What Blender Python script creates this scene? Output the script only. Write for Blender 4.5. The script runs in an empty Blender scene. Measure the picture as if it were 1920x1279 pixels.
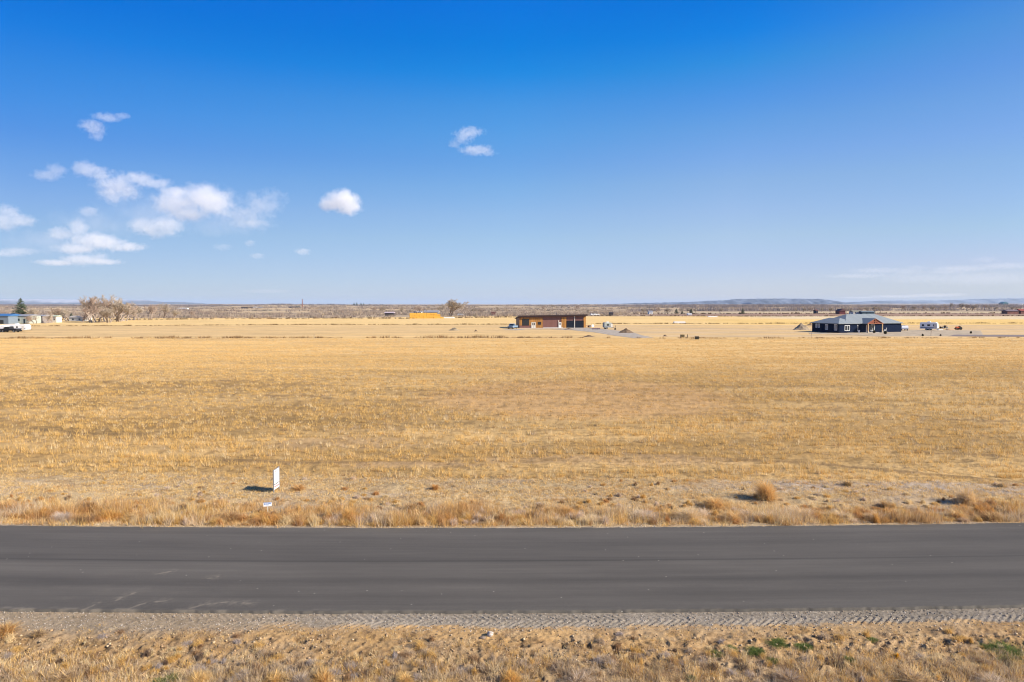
import bpy, math, random
import numpy as np
from mathutils import Vector, Matrix

R = math.radians
SC = bpy.context.scene
COL = SC.collection
random.seed(7)
RNG = np.random.default_rng(11)

# ---------------------------------------------------------------- camera
CAM_H = 8.8
F_PX = 1280.0            # focal length in pixels of the 1920 px wide photograph
PITCH = math.atan((639.5 - 571.0) / F_PX)
cam_d = bpy.data.cameras.new("camera")
cam_d.sensor_width = 36.0
cam_d.lens = 36.0 * F_PX / 1920.0
cam_d.clip_start = 0.1
cam_d.clip_end = 90000.0
cam = bpy.data.objects.new("camera", cam_d)
COL.objects.link(cam)
cam.location = (0, 0, CAM_H)
cam.rotation_euler = (math.pi / 2 - PITCH, 0, 0)
SC.camera = cam

# ---------------------------------------------------------------- light
SUN_EL = R(31)
SUN_AZ = (0.955, -0.297)          # ground direction towards the sun: right, a little behind the camera
sd = Vector((SUN_AZ[0] * math.cos(SUN_EL), SUN_AZ[1] * math.cos(SUN_EL), math.sin(SUN_EL))).normalized()
sun_d = bpy.data.lights.new("sun", 'SUN')
sun_d.energy = 4.0
sun_d.angle = R(0.5)
sun_d.color = (1.0, 0.90, 0.76)
sun = bpy.data.objects.new("sun", sun_d)
COL.objects.link(sun)
sun.rotation_euler = sd.to_track_quat('Z', 'Y').to_euler()
sun.location = (60, -20, 60)

world = bpy.data.worlds.new("World")
SC.world = world
world.use_nodes = True
wn, wl = world.node_tree.nodes, world.node_tree.links
wn.clear()
w_out = wn.new('ShaderNodeOutputWorld')
w_bg = wn.new('ShaderNodeBackground')
w_sky = wn.new('ShaderNodeTexSky')
w_sky.sky_type = 'NISHITA'
w_sky.sun_disc = False
w_sky.sun_elevation = SUN_EL
w_sky.sun_rotation = math.atan2(SUN_AZ[0], SUN_AZ[1])
w_sky.altitude = 1300
w_sky.air_density = 1.0
w_sky.dust_density = 0.4
w_sky.ozone_density = 3.0
w_bg.inputs['Strength'].default_value = 0.10
# the deep polarised blue of the real sky: a tint by height above the horizon
w_tc = wn.new('ShaderNodeTexCoord')
w_sep = wn.new('ShaderNodeSeparateXYZ')
w_mul = wn.new('ShaderNodeMix'); w_mul.data_type = 'RGBA'; w_mul.blend_type = 'MULTIPLY'
w_mul.inputs[0].default_value = 1.0
wl.new(w_tc.outputs['Generated'], w_sep.inputs[0])
SKY_Z = [0.0, 0.010, 0.053, 0.094, 0.129, 0.168, 0.202, 0.240, 0.274, 0.315, 0.350, 0.395, 1.0]
SKY_X = [-0.57, 0.0, 0.30, 0.57]
SKY_TINT = [[[0.284, 0.302, 0.414], [0.284, 0.302, 0.414], [0.305, 0.316, 0.408], [0.316, 0.339, 0.411], [0.298, 0.347, 0.447], [0.241, 0.349, 0.488], [0.172, 0.337, 0.531], [0.115, 0.351, 0.584], [0.069, 0.348, 0.623], [0.012, 0.326, 0.684], [0.0, 0.303, 0.718], [0.0, 0.296, 0.786], [0.35, 0.6, 0.85]], [[0.405, 0.419, 0.598], [0.405, 0.419, 0.598], [0.46, 0.457, 0.575], [0.505, 0.511, 0.567], [0.506, 0.539, 0.604], [0.438, 0.556, 0.649], [0.355, 0.545, 0.697], [0.276, 0.57, 0.758], [0.196, 0.564, 0.803], [0.035, 0.523, 0.875], [0.0, 0.476, 0.915], [0.0, 0.452, 0.999], [0.35, 0.6, 0.85]], [[0.481, 0.46, 0.604], [0.481, 0.46, 0.604], [0.511, 0.478, 0.602], [0.591, 0.546, 0.582], [0.596, 0.57, 0.624], [0.563, 0.592, 0.652], [0.481, 0.588, 0.717], [0.377, 0.586, 0.748], [0.252, 0.557, 0.804], [0.096, 0.547, 0.832], [0.013, 0.481, 0.911], [0.0, 0.415, 0.92], [0.35, 0.6, 0.85]], [[0.445, 0.435, 0.545], [0.445, 0.435, 0.545], [0.499, 0.443, 0.549], [0.513, 0.498, 0.534], [0.512, 0.515, 0.573], [0.49, 0.534, 0.596], [0.449, 0.531, 0.649], [0.393, 0.533, 0.666], [0.326, 0.512, 0.7], [0.251, 0.512, 0.705], [0.171, 0.46, 0.745], [0.089, 0.408, 0.721], [0.35, 0.6, 0.85]]]
def sky_ramp(cols):
    r_ = wn.new('ShaderNodeValToRGB'); el_ = r_.color_ramp.elements
    el_[0].position, el_[0].color = SKY_Z[0], (*[c * .5 for c in cols[0]], 1)
    el_[1].position, el_[1].color = SKY_Z[-1], (*[c * .5 for c in cols[-1]], 1)
    for p_, c_ in zip(SKY_Z[1:-1], cols[1:-1]):
        e_ = el_.new(p_); e_.color = (*[c * .5 for c in c_], 1)
    wl.new(w_sep.outputs['Z'], r_.inputs[0])
    return r_.outputs['Color']
def sky_mix(a, b, x0, x1):
    mr_ = wn.new('ShaderNodeMapRange'); mr_.inputs[1].default_value = x0; mr_.inputs[2].default_value = x1
    wl.new(w_sep.outputs['X'], mr_.inputs[0])
    m_ = wn.new('ShaderNodeMix'); m_.data_type = 'RGBA'
    wl.new(mr_.outputs[0], m_.inputs[0]); wl.new(a, m_.inputs[6]); wl.new(b, m_.inputs[7])
    return m_.outputs[2]
w_t = sky_ramp(SKY_TINT[0])
for i_ in range(1, len(SKY_TINT)):
    w_t = sky_mix(w_t, sky_ramp(SKY_TINT[i_]), SKY_X[i_ - 1], SKY_X[i_])
w_two = wn.new('ShaderNodeVectorMath'); w_two.operation = 'SCALE'; w_two.inputs['Scale'].default_value = 2.0
wl.new(w_t, w_two.inputs[0])
wl.new(w_sky.outputs['Color'], w_mul.inputs[6])
wl.new(w_two.outputs[0], w_mul.inputs[7])
wl.new(w_mul.outputs[2], w_bg.inputs['Color'])
wl.new(w_bg.outputs[0], w_out.inputs[0])

SC.view_settings.view_transform = 'Standard'
SC.view_settings.look = 'None'
SC.view_settings.exposure = 1.25
SC.view_settings.gamma = 1.0
SC.cycles.use_denoising = True
SC.cycles.pixel_filter_type = 'BLACKMAN_HARRIS'
SC.cycles.filter_width = 1.1
SC.cycles.max_bounces = 6
SC.cycles.diffuse_bounces = 2
SC.cycles.transparent_max_bounces = 8
SC.cycles.volume_bounces = 3
SC.cycles.volume_max_steps = 64

# ---------------------------------------------------------------- pixel -> place
cp, sp = math.cos(PITCH), math.sin(PITCH)
def ray(px, py):
    u, v = (px - 960.0) / F_PX, (639.5 - py) / F_PX
    return Vector((u, cp + v * sp, -sp + v * cp))
def at(px, py, z=0.0):
    d = ray(px, py); t = (z - CAM_H) / d.z
    return Vector((d.x * t, d.y * t, z))
def atD(px, D, z=0.0):
    """point at forward distance D whose image column is px"""
    dep = D * cp - (z - CAM_H) * sp
    return Vector(((px - 960.0) / F_PX * dep, D, z))

# ---------------------------------------------------------------- noise
def _hash(ix, iy, seed):
    h = (ix.astype(np.int64) * 374761393 + iy.astype(np.int64) * 668265263 + seed * 982451653) & 0xffffffff
    h = ((h ^ (h >> 13)) * 1274126177) & 0xffffffff
    h = (h ^ (h >> 16)) & 0xffffffff
    return h / 4294967295.0
def vn(x, y, seed=0):
    x = np.asarray(x, float); y = np.asarray(y, float)
    xi, yi = np.floor(x), np.floor(y)
    fx, fy = x - xi, y - yi
    fx = fx * fx * (3 - 2 * fx); fy = fy * fy * (3 - 2 * fy)
    a = _hash(xi, yi, seed); b = _hash(xi + 1, yi, seed)
    c = _hash(xi, yi + 1, seed); d = _hash(xi + 1, yi + 1, seed)
    return (a * (1 - fx) + b * fx) * (1 - fy) + (c * (1 - fx) + d * fx) * fy
def fbm(x, y, seed=0, o=4):
    s = 0.0; a = 0.5; n = 0.0
    for i in range(o):
        s = s + a * vn(x * 2 ** i, y * 2 ** i, seed + i * 17); n += a; a *= 0.5
    return s / n
def sstep(a, b, x):
    t = np.clip((x - a) / (b - a), 0, 1)
    return t * t * (3 - 2 * t)

# ---------------------------------------------------------------- road line and terrain
HALF = 3.65
def road_c(x):
    x = np.asarray(x, float); c = np.clip(x, -26, 26)
    return 22.84 + 0.008 * c + 0.0011 * c * c + (x - c) * np.where(x > 0, 0.06, -0.045) * (np.abs(x) > 26)
def field_edge(x):
    return 34.3 - 0.035 * np.clip(x, -40, 40) + 0.5 * (vn(np.asarray(x) / 3.0, 0 * np.asarray(x), 5) - 0.5)

def height(x, y, fine=True):
    x = np.asarray(x, float); y = np.asarray(y, float)
    t = y - road_c(x)
    sn = -HALF - t                     # metres in front of the near edge
    sf = t - HALF                      # metres beyond the far edge
    h = np.full(np.broadcast(x, y).shape, 0.0)
    # near verge falls away a little
    near = -0.07 - 0.05 * np.clip(sn, 0, 3.5)
    if fine:
        lug = np.clip(np.sin(2 * np.pi * (x + 1.1 * np.abs(sn - 0.42)) / 0.22) * 1.6, -1, 1)
        near = near + 0.013 * lug * sstep(0.03, 0.1, sn) * (1 - sstep(0.72, 0.85, sn)) * (0.3 + 0.7 * sstep(-13, -3, x)) * (0.2 + 1.3 * vn(x * 1.1, sn * 3, 11))
        near = near + 0.02 * (vn(x * 22, y * 22, 9) - 0.5) * sstep(0, 0.1, sn)
        d = sstep(0.75, 1.1, sn)
        near = near + d * (0.10 * (fbm(x * 1.7, y * 1.7, 21) - 0.5) + 0.03 * (vn(x * 10, y * 10, 31) - 0.5) + 0.02 * (vn(x * 19, y * 19, 32) - 0.5))
        clod = np.clip(fbm(x * 6, y * 6, 77, 3) - 0.56, 0, 1)
        pit = np.clip(0.40 - fbm(x * 4.5, y * 5.5, 79, 3), 0, 1)
        near = near - 0.40 * pit * sstep(1.0, 1.6, sn)
        near = near + 0.26 * clod * sstep(1.1, 1.6, sn) * (0.25 + 0.75 * sstep(-2, 5, x))
        tm = sstep(1.95, 2.05, sn + 0.12 * np.sin(x * 0.5)) * (1 - sstep(2.42, 2.52, sn + 0.12 * np.sin(x * 0.5)))
        tm = tm * (1 - sstep(0.5, 2.5, x)) * sstep(-14.5, -12, x)
        tread = np.clip(np.sin(2 * np.pi * (x + 0.25 * sn) / 0.27) * 1.7, -1, 1)
        near = near + tm * (0.013 * tread * (0.4 + 1.2 * vn(x * 0.9, y * 2, 15)) - 0.012)
        tm2 = sstep(1.5, 1.6, sn) * (1 - sstep(2.2, 2.4, sn)) * sstep(8.6, 9.3, x) * (1 - sstep(11.5, 12.5, x))
        near = near + tm2 * 0.014 * np.clip(np.sin(2 * np.pi * (x + 0.9 * sn) / 0.33) * 1.6, -1, 1)
    far = -0.02 - 0.13 * sstep(0.1, 1.2, sf) * (1 - sstep(2.0, 4.5, sf))
    if fine:
        far = far + sstep(0.1, 0.6, sf) * (1 - sstep(60, 120, sf)) * (0.14 * (fbm(x * 0.8, y * 0.8, 41) - 0.5) + 0.05 * (vn(x * 5, y * 5, 43) - 0.5))
    h = np.where(sn > -0.02, near, np.where(sf > -0.02, far, -0.13))
    # dirt windrow lit along the ditch lines, hummocks further off
    m = sstep(440, 900, y)
    roll = (fbm(x / 420.0, y / 300.0, 61, 4) - 0.5)
    h = h + m * (roll * 15.0 * sstep(430, 1600, y) - 1.2 * sstep(440, 700, y) * (1 - sstep(900, 1600, y)))
    far2 = sstep(1500, 5200, y)
    cap = 8.0 + 6.0 * sstep(5000, 11000, y)
    h = np.where(y > 440, np.minimum(h + far2 * 6.0, cap + 1.6 * roll), h)
    # right hand side stays flat farmland further out
    flat = sstep(60, 260, x - (y - 440) * 0.10) * (1 - sstep(900, 1300, y))
    h = np.where(y > 440, h * (1 - flat), h)
    return h
def H(x, y):
    return float(height(np.array([x]), np.array([y]), True)[0])
def onG(px, py, dz=0.0):
    p = at(px, py); p.z = H(p.x, p.y) + dz
    return p

# ---------------------------------------------------------------- mesh helpers
def rot2(x, y, a):
    c, s = math.cos(a), math.sin(a)
    return x * c - y * s, x * s + y * c
class MB:
    def __init__(self): self.v = []; self.f = []
    def add(self, vs, fs):
        n = len(self.v); self.v += [tuple(p) for p in vs]; self.f += [tuple(i + n for i in f) for f in fs]; return self
    def box(self, cx, cy, cz, sx, sy, sz, rz=0.0, taper=1.0):
        vs = []
        for k, z in enumerate((-sz / 2, sz / 2)):
            q = taper if k else 1.0
            for a, b in ((-1, -1), (1, -1), (1, 1), (-1, 1)):
                x, y = rot2(a * sx / 2 * q, b * sy / 2 * q, rz)
                vs.append((cx + x, cy + y, cz + z))
        return self.add(vs, [(3, 2, 1, 0), (4, 5, 6, 7), (0, 1, 5, 4), (1, 2, 6, 5), (2, 3, 7, 6), (3, 0, 4, 7)])
    def bx(self, x0, x1, y0, y1, z0, z1):
        return self.box((x0 + x1) / 2, (y0 + y1) / 2, (z0 + z1) / 2, x1 - x0, y1 - y0, z1 - z0)
    def prism(self, poly, y0, y1):
        """side outline (x,z) run from y0 to y1"""
        n = len(poly)
        vs = [(x, y0, z) for x, z in poly] + [(x, y1, z) for x, z in poly]
        fs = [tuple(range(n)), tuple(range(2 * n - 1, n - 1, -1))]
        fs += [(i, i + n, (i + 1) % n + n, (i + 1) % n) for i in range(n)]
        return self.add(vs, fs)
    def tube(self, p0, p1, r0, r1=None, n=6, caps=True):
        r1 = r0 if r1 is None else r1
        p0, p1 = Vector(p0), Vector(p1)
        d = (p1 - p0)
        if d.length < 1e-6: return self
        q = d.to_track_quat('Z', 'Y')
        vs = []
        for p, r in ((p0, r0), (p1, r1)):
            for i in range(n):
                a = 2 * math.pi * i / n
                vs.append(p + q @ Vector((r * math.cos(a), r * math.sin(a), 0)))
        fs = [(i, (i + 1) % n, (i + 1) % n + n, i + n) for i in range(n)]
        if caps: fs += [tuple(range(n - 1, -1, -1)), tuple(range(n, 2 * n))]
        return self.add(vs, fs)
    def wheel(self, cx, cy, cz, r, w, n=14):
        return self.tube((cx, cy - w / 2, cz), (cx, cy + w / 2, cz), r, r, n)
    def build(self, name, m, parent=None, loc=None, rz=0.0, smooth=False):
        me = bpy.data.meshes.new(name)
        me.from_pydata(self.v, [], self.f)
        me.materials.append(m)
        if smooth: me.polygons.foreach_set('use_smooth', [True] * len(me.polygons))
        me.update()
        o = bpy.data.objects.new(name, me)
        COL.objects.link(o)
        if parent is not None: o.parent = parent
        if loc is not None: o.location = loc
        o.rotation_euler.z = rz
        return o
def tag(o, label=None, cat=None, group=None, kind=None):
    if label: o['label'] = label
    if cat: o['category'] = cat
    if group: o['group'] = group
    if kind: o['kind'] = kind
    return o
def empty(name, loc, rz=0.0, label=None, cat=None, group=None):
    o = bpy.data.objects.new(name, None)
    o.empty_display_size = 0.5
    COL.objects.link(o)
    o.location = loc; o.rotation_euler.z = rz
    return tag(o, label, cat, group)
def copy_tree(o, parent=None):
    c = o.copy(); COL.objects.link(c); c.parent = parent
    for ch in list(o.children): copy_tree(ch, c)
    return c
def np_mesh(name, verts, faces_n, loops, m, colors=None, smooth=False):
    """verts (N,3); every face has faces_n corners; loops flat index array"""
    me = bpy.data.meshes.new(name)
    nv = len(verts); nl = len(loops); nf = nl // faces_n
    me.vertices.add(nv); me.vertices.foreach_set('co', np.ascontiguousarray(verts, np.float32).ravel())
    me.loops.add(nl); me.loops.foreach_set('vertex_index', np.ascontiguousarray(loops, np.int32))
    me.polygons.add(nf); me.polygons.foreach_set('loop_start', np.arange(0, nl, faces_n, dtype=np.int32))
    if smooth: me.polygons.foreach_set('use_smooth', np.ones(nf, bool))
    if colors is not None:
        ca = me.color_attributes.new('tint', 'FLOAT_COLOR', 'POINT')
        c4 = np.ones((nv, 4), np.float32); c4[:, :3] = colors
        ca.data.foreach_set('color', c4.ravel())
    me.materials.append(m)
    me.update(calc_edges=True); me.validate()
    o = bpy.data.objects.new(name, me)
    COL.objects.link(o)
    return o

# ---------------------------------------------------------------- materials
def new_mat(name):
    m = bpy.data.materials.new(name); m.use_nodes = True
    return m, m.node_tree.nodes, m.node_tree.links, m.node_tree.nodes['Principled BSDF']
def mat(name, col, rough=0.7, metal=0.0, var=0.12, scale=3.0, bump=0.0, spec=0.3):
    m, n, l, b = new_mat(name)
    b.inputs['Roughness'].default_value = rough
    b.inputs['Metallic'].default_value = metal
    b.inputs['Specular IOR Level'].default_value = spec
    tc = n.new('ShaderNodeTexCoord'); nz = n.new('ShaderNodeTexNoise')
    nz.inputs['Scale'].default_value = scale; nz.inputs['Detail'].default_value = 6
    l.new(tc.outputs['Object'], nz.inputs['Vector'])
    r = n.new('ShaderNodeValToRGB')
    r.color_ramp.elements[0].position = 0.3; r.color_ramp.elements[1].position = 0.7
    r.color_ramp.elements[0].color = (*[c * (1 - var) for c in col], 1)
    r.color_ramp.elements[1].color = (*[min(1, c * (1 + var)) for c in col], 1)
    l.new(nz.outputs['Fac'], r.inputs[0]); l.new(r.outputs[0], b.inputs['Base Color'])
    if bump:
        bp = n.new('ShaderNodeBump'); bp.inputs['Strength'].default_value = bump
        l.new(nz.outputs['Fac'], bp.inputs['Height']); l.new(bp.outputs[0], b.inputs['Normal'])
    return m
def striped(name, col, col2, axis=0, period=0.3, rough=0.6, duty=0.12, var=0.1):
    """ribbed or boarded cladding: narrow dark joints every period metres along an object axis"""
    m, n, l, b = new_mat(name)
    b.inputs['Roughness'].default_value = rough; b.inputs['Specular IOR Level'].default_value = 0.25
    tc = n.new('ShaderNodeTexCoord'); s = n.new('ShaderNodeSeparateXYZ')
    l.new(tc.outputs['Object'], s.inputs[0])
    d = n.new('ShaderNodeMath'); d.operation = 'DIVIDE'; d.inputs[1].default_value = period
    l.new(s.outputs[axis], d.inputs[0])
    fr = n.new('ShaderNodeMath'); fr.operation = 'FRACT'; l.new(d.outputs[0], fr.inputs[0])
    lt = n.new('ShaderNodeMath'); lt.operation = 'LESS_THAN'; lt.inputs[1].default_value = duty
    l.new(fr.outputs[0], lt.inputs[0])
    fl = n.new('ShaderNodeMath'); fl.operation = 'FLOOR'; l.new(d.outputs[0], fl.inputs[0])
    wn_ = n.new('ShaderNodeTexWhiteNoise'); wn_.noise_dimensions = '1D'; l.new(fl.outputs[0], wn_.inputs['W'])
    nz = n.new('ShaderNodeTexNoise'); nz.inputs['Scale'].default_value = 1.3; nz.inputs['Detail'].default_value = 5
    l.new(tc.outputs['Object'], nz.inputs['Vector'])
    ad = n.new('ShaderNodeMath'); ad.operation = 'ADD'
    l.new(wn_.outputs['Value'], ad.inputs[0]); l.new(nz.outputs['Fac'], ad.inputs[1])
    mr = n.new('ShaderNodeMapRange'); mr.inputs[1].default_value = 0.3; mr.inputs[2].default_value = 1.7
    mr.inputs[3].default_value = 1 - var; mr.inputs[4].default_value = 1 + var
    l.new(ad.outputs[0], mr.inputs[0])
    mx = n.new('ShaderNodeMix'); mx.data_type = 'RGBA'
    mx.inputs[6].default_value = (*col, 1); mx.inputs[7].default_value = (*col2, 1)
    l.new(lt.outputs[0], mx.inputs[0])
    vm = n.new('ShaderNodeVectorMath'); vm.operation = 'SCALE'
    l.new(mx.outputs[2], vm.inputs[0]); l.new(mr.outputs[0], vm.inputs['Scale'])
    l.new(vm.outputs[0], b.inputs['Base Color'])
    return m
def blade_mat(name, trans=0.35):
    """dry stems: tint from the mesh, a part of the light comes through"""
    m, n, l, b = new_mat(name)
    at_ = n.new('ShaderNodeVertexColor'); at_.layer_name = 'tint'
    b.inputs['Roughness'].default_value = 0.75; b.inputs['Specular IOR Level'].default_value = 0.2
    l.new(at_.outputs['Color'], b.inputs['Base Color'])
    tr = n.new('ShaderNodeBsdfTranslucent'); l.new(at_.outputs['Color'], tr.inputs['Color'])
    ms = n.new('ShaderNodeMixShader'); ms.inputs[0].default_value = trans
    l.new(b.outputs[0], ms.inputs[1]); l.new(tr.outputs[0], ms.inputs[2])
    l.new(ms.outputs[0], n['Material Output'].inputs['Surface'])
    return m
M_BLADE = blade_mat('dry_grass')
M_WEED = blade_mat('dry_weed', 0.45)
# ================================================================ GROUND (one sheet)
def lines_px(pts):
    return [tuple(at(a, b)[:2]) for a, b in pts]
# worn lines and wheel tracks in the stubble, laid out on the ground in metres
TRACKS = [lines_px(q) for q in (
    [(1180, 852), (1260, 858), (1380, 861), (1520, 868), (1660, 880), (1800, 893), (1900, 902)],
    [(960, 777), (1140, 776), (1300, 776), (1420, 778)],
    [(1100, 722), (1230, 742), (1340, 760), (1420, 778)],
    [(1500, 768), (1640, 771), (1780, 786), (1900, 790)],
    [(60, 803), (140, 812), (230, 815), (330, 812)],
    [(500, 742), (560, 741), (620, 748)],
    [(700, 898), (820, 902), (940, 905), (1060, 905)],
    [(420, 862), (560, 868), (640, 866), (760, 868), (900, 872)],
    [(110, 711), (230, 718), (340, 715), (480, 712)],
    [(1680, 840), (1760, 850), (1860, 852)],
)]
def seg_dist(x, y, pts, yscale=1.0):
    d = np.full(x.shape, 1e9)
    for (x0, y0), (x1, y1) in zip(pts[:-1], pts[1:]):
        vx, vy = x1 - x0, (y1 - y0) * yscale
        L = vx * vx + vy * vy
        t = np.clip(((x - x0) * vx + (y - y0) * yscale * vy) / L, 0, 1)
        d = np.minimum(d, np.hypot(x - x0 - t * vx, (y - y0) * yscale - t * vy))
    return d
BARE = [(at(640, 830), 5.5, 2.2), (at(1010, 862), 5.0, 1.0), (at(1170, 860), 6.0, 1.3), (at(770, 872), 4.5, 0.9), (at(1250, 868), 5.0, 0.8)]
def bare_mask(x, y):
    m = np.zeros(x.shape)
    for c, rx, ry in BARE:
        q = ((x - c.x) / rx) ** 2 + ((y - c.y) / ry) ** 2
        m = np.maximum(m, 1 - sstep(0.3, 1.2, q + 1.2 * (vn(x * 0.9, y * 1.6, 88) - 0.5)))
    return m
PATCH_C = at(1090, 742)
def brown_mask(x, y):
    q = ((x - PATCH_C.x) / 16.0) ** 2 + ((y - PATCH_C.y) / 15.0) ** 2
    return 1 - sstep(0.45, 1.15, q + 0.3 * (fbm(x / 6, y / 6, 90) - 0.5))

def mixc(a, b, t):
    t = t[..., None]; return a * (1 - t) + np.array(b) * t
def ground_color(x, y):
    t = y - road_c(x); sn = -HALF - t; sf = t - HALF
    c = np.zeros(x.shape + (3,)); c[...] = (0.32, 0.20, 0.075)
    n1 = fbm(x / 14, y / 5, 3); n2 = fbm(x / 60, y / 30, 4); n3 = fbm(x * 1.3, y * 2.2, 6, 3)
    # stubble field
    c = mixc(c, (0.47, 0.31, 0.13), sstep(0.35, 0.65, n1) * 0.8)
    for T_ in TRACKS:
        c = mixc(c, (0.19, 0.12, 0.055), (1 - sstep(0.15, 0.5, seg_dist(x, y, T_))) * 0.8)
    c = mixc(c, (0.43, 0.265, 0.115), brown_mask(x, y) * 0.85)
    c = mixc(c, (0.36, 0.235, 0.115), bare_mask(x, y) * .7)
    gp = (1 - sstep(0.22, 0.36, vn(x / 0.6 + 3, y / 0.28, 105))) * (1 - sstep(70, 110, y))
    c = mixc(c, (0.20, 0.125, 0.05), gp * .55)  # bare soil between tufts, darkened in the colour for their shadows
    far = sstep(70, 140, y)
    c = mixc(c, (0.62, 0.41, 0.165), far * 0.9)
    c = mixc(c, (0.50, 0.335, 0.155), far * sstep(0.5, 0.68, fbm(x / 40, y / 7, 8)) * 0.6)
    # bands of fields
    left = sstep(10, -60, x) if False else 1 - sstep(-60, 10, x)
    b = sstep(182, 186, y)
    c = mixc(c, (0.555, 0.38, 0.175), b)
    c = mixc(c, (0.51, 0.365, 0.20), b * sstep(20, 40, x))
    c = mixc(c, (0.60, 0.40, 0.165), b * sstep(0.45, 0.6, fbm(x / 90, y / 12, 12)) * 0.6)
    b = sstep(292, 297, y - 0.03 * x + 3)
    c = mixc(c, (0.65, 0.45, 0.19), b)
    c = mixc(c, (0.66, 0.44, 0.14), b * sstep(70, 130, x) * (1 - sstep(395, 420, y)) * 0.8)
    c = mixc(c, (0.60, 0.47, 0.28), b * sstep(150, 190, x) * sstep(390, 430, y))
    # beyond the fields: rolling sage and scrub, right: brown tilled fields
    e = sstep(425, 435, y - 60 * sstep(-140, 0, x) - 20)
    s = fbm(x / 110, y / 60, 15); s2 = fbm(x / 30, y / 18, 19)
    base = np.zeros_like(c); base[...] = (0.36, 0.27, 0.175)
    base = mixc(base, (0.50, 0.37, 0.215), sstep(0.46, 0.60, s))
    base = mixc(base, (0.25, 0.20, 0.145), sstep(0.52, 0.66, s2) * 0.6)
    base = mixc(base, (0.27, 0.17, 0.115), sstep(60, 160, x) * (1 - sstep(660, 700, y)) * 0.9)
    base = mixc(base, (0.50, 0.40, 0.24), sstep(120, 200, x) * sstep(700, 720, y) * (1 - sstep(800, 830, y)) * 0.85)
    base = mixc(base, (0.44, 0.32, 0.20), sstep(0.53, 0.58, fbm(x / 700, y / 900, 23)) * sstep(1200, 1800, y) * 0.7)
    c = mixc(c, (0, 0, 0), e) + base * e[..., None]
    # verge beyond the road
    v = 1 - sstep(-0.4, 0.6, y - field_edge(x))
    v = v * (y < 60)
    soil = np.zeros_like(c); soil[...] = (0.36, 0.25, 0.13)
    soil = mixc(soil, (0.43, 0.315, 0.17), sstep(0.4, 0.65, n3))
    soil = mixc(soil, (0.37, 0.285, 0.19), sstep(0.55, 0.7, fbm(x / 3, y / 1.2, 29)) * 0.7)
    soil = mixc(soil, (0.36, 0.30, 0.22), (1 - sstep(0.1, 0.3, sf)) * 0.7 * sstep(.35, .6, fbm(x * 1.3, y * 0, 48)))
    c = mixc(c, (0, 0, 0), v) + soil * v[..., None]
    pk = sstep(8, 13, x) * sstep(-2.6, -1.6, y - field_edge(x)) * (1 - sstep(-.3, .2, y - field_edge(x))) * (y < 60)
    c = mixc(c, (0.36, 0.29, 0.225), pk * .8)
    # near side
    g = (sn > -0.3).astype(float)
    dirt = np.zeros_like(c); dirt[...] = (0.37, 0.235, 0.105)
    dirt = mixc(dirt, (0.37, 0.25, 0.13), sstep(0.45, 0.62, fbm(x * 0.9, y * 1.6, 33)))
    dirt = mixc(dirt, (0.24, 0.145, 0.065), sstep(0.55, 0.7, fbm(x * 3, y * 3, 35)) * 0.6)
    dirt = mixc(dirt, (0.31, 0.22, 0.12), sstep(1.9, 2.8, sn) * 0.7)
    dirt = mixc(dirt, (0.13, 0.08, 0.04), sstep(0.0, 0.08, 0.42 - fbm(x * 4.5, y * 5.5, 79, 3)) * sstep(1.0, 1.6, sn) * .6)  # hollows painted darker, standing in for shade inside the pits
    grav = np.zeros_like(c); grav[...] = (0.20, 0.168, 0.125)
    grav = mixc(grav, (0.28, 0.24, 0.19), sstep(0.35, 0.7, vn(x * 26, y * 26, 39)) * 0.8)
    grav = mixc(grav, (0.33, 0.24, 0.14), (1 - sstep(-10, -3, x)) * 0.55)
    edge = 0.85 + 0.25 * (vn(x * 1.1, 0 * x, 47) - 0.5) + 0.5 * (1 - sstep(-10.5, -6.5, x))
    bl_ = 0.08 + 0.35 * (1 - sstep(-9, -3, x))
    gm = 1 - sstep(-bl_, bl_, sn - edge + 0.2 * (vn(x * 6, y * 6, 49) - 0.5) + 0.12)
    dirt = mixc(dirt, (0, 0, 0), gm) + grav * gm[..., None]
    c = mixc(c, (0, 0, 0), g) + dirt * g[..., None]
    # driveways by the shop and the house
    return c

m, n, l, b = new_mat('ground_soil')
M_GROUND = m
vc = n.new('ShaderNodeVertexColor'); vc.layer_name = 'tint'
tc = n.new('ShaderNodeTexCoord')
geo = n.new('ShaderNodeNewGeometry')
def noise_node(scale, detail=6, rough=0.6, stretch=(1, 1, 1)):
    mp = n.new('ShaderNodeMapping'); mp.inputs['Scale'].default_value = stretch
    nz = n.new('ShaderNodeTexNoise'); nz.inputs['Scale'].default_value = scale
    nz.inputs['Detail'].default_value = detail; nz.inputs['Roughness'].default_value = rough
    l.new(geo.outputs['Position'], mp.inputs[0]); l.new(mp.outputs[0], nz.inputs['Vector'])
    return nz
nA = noise_node(7.0, 8, 0.7)
nB = noise_node(0.35, 8, 0.72, (0.35, 1, 1))
mrA = n.new('ShaderNodeMapRange'); mrA.inputs[1].default_value = 0.3; mrA.inputs[2].default_value = 0.7
mrA.inputs[3].default_value = 0.72; mrA.inputs[4].default_value = 1.28
mrB = n.new('ShaderNodeMapRange'); mrB.inputs[1].default_value = 0.3; mrB.inputs[2].default_value = 0.7
mrB.inputs[3].default_value = 0.82; mrB.inputs[4].default_value = 1.16
l.new(nA.outputs['Fac'], mrA.inputs[0]); l.new(nB.outputs['Fac'], mrB.inputs[0])
nC = noise_node(0.12, 7, 0.7, (0.18, 1.4, 1))
mrC = n.new('ShaderNodeMapRange'); mrC.inputs[1].default_value = 0.35; mrC.inputs[2].default_value = 0.65
mrC.inputs[3].default_value = 0.80; mrC.inputs[4].default_value = 1.12
l.new(nC.outputs['Fac'], mrC.inputs[0])
m0 = n.new('ShaderNodeMath'); m0.operation = 'MULTIPLY'
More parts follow.
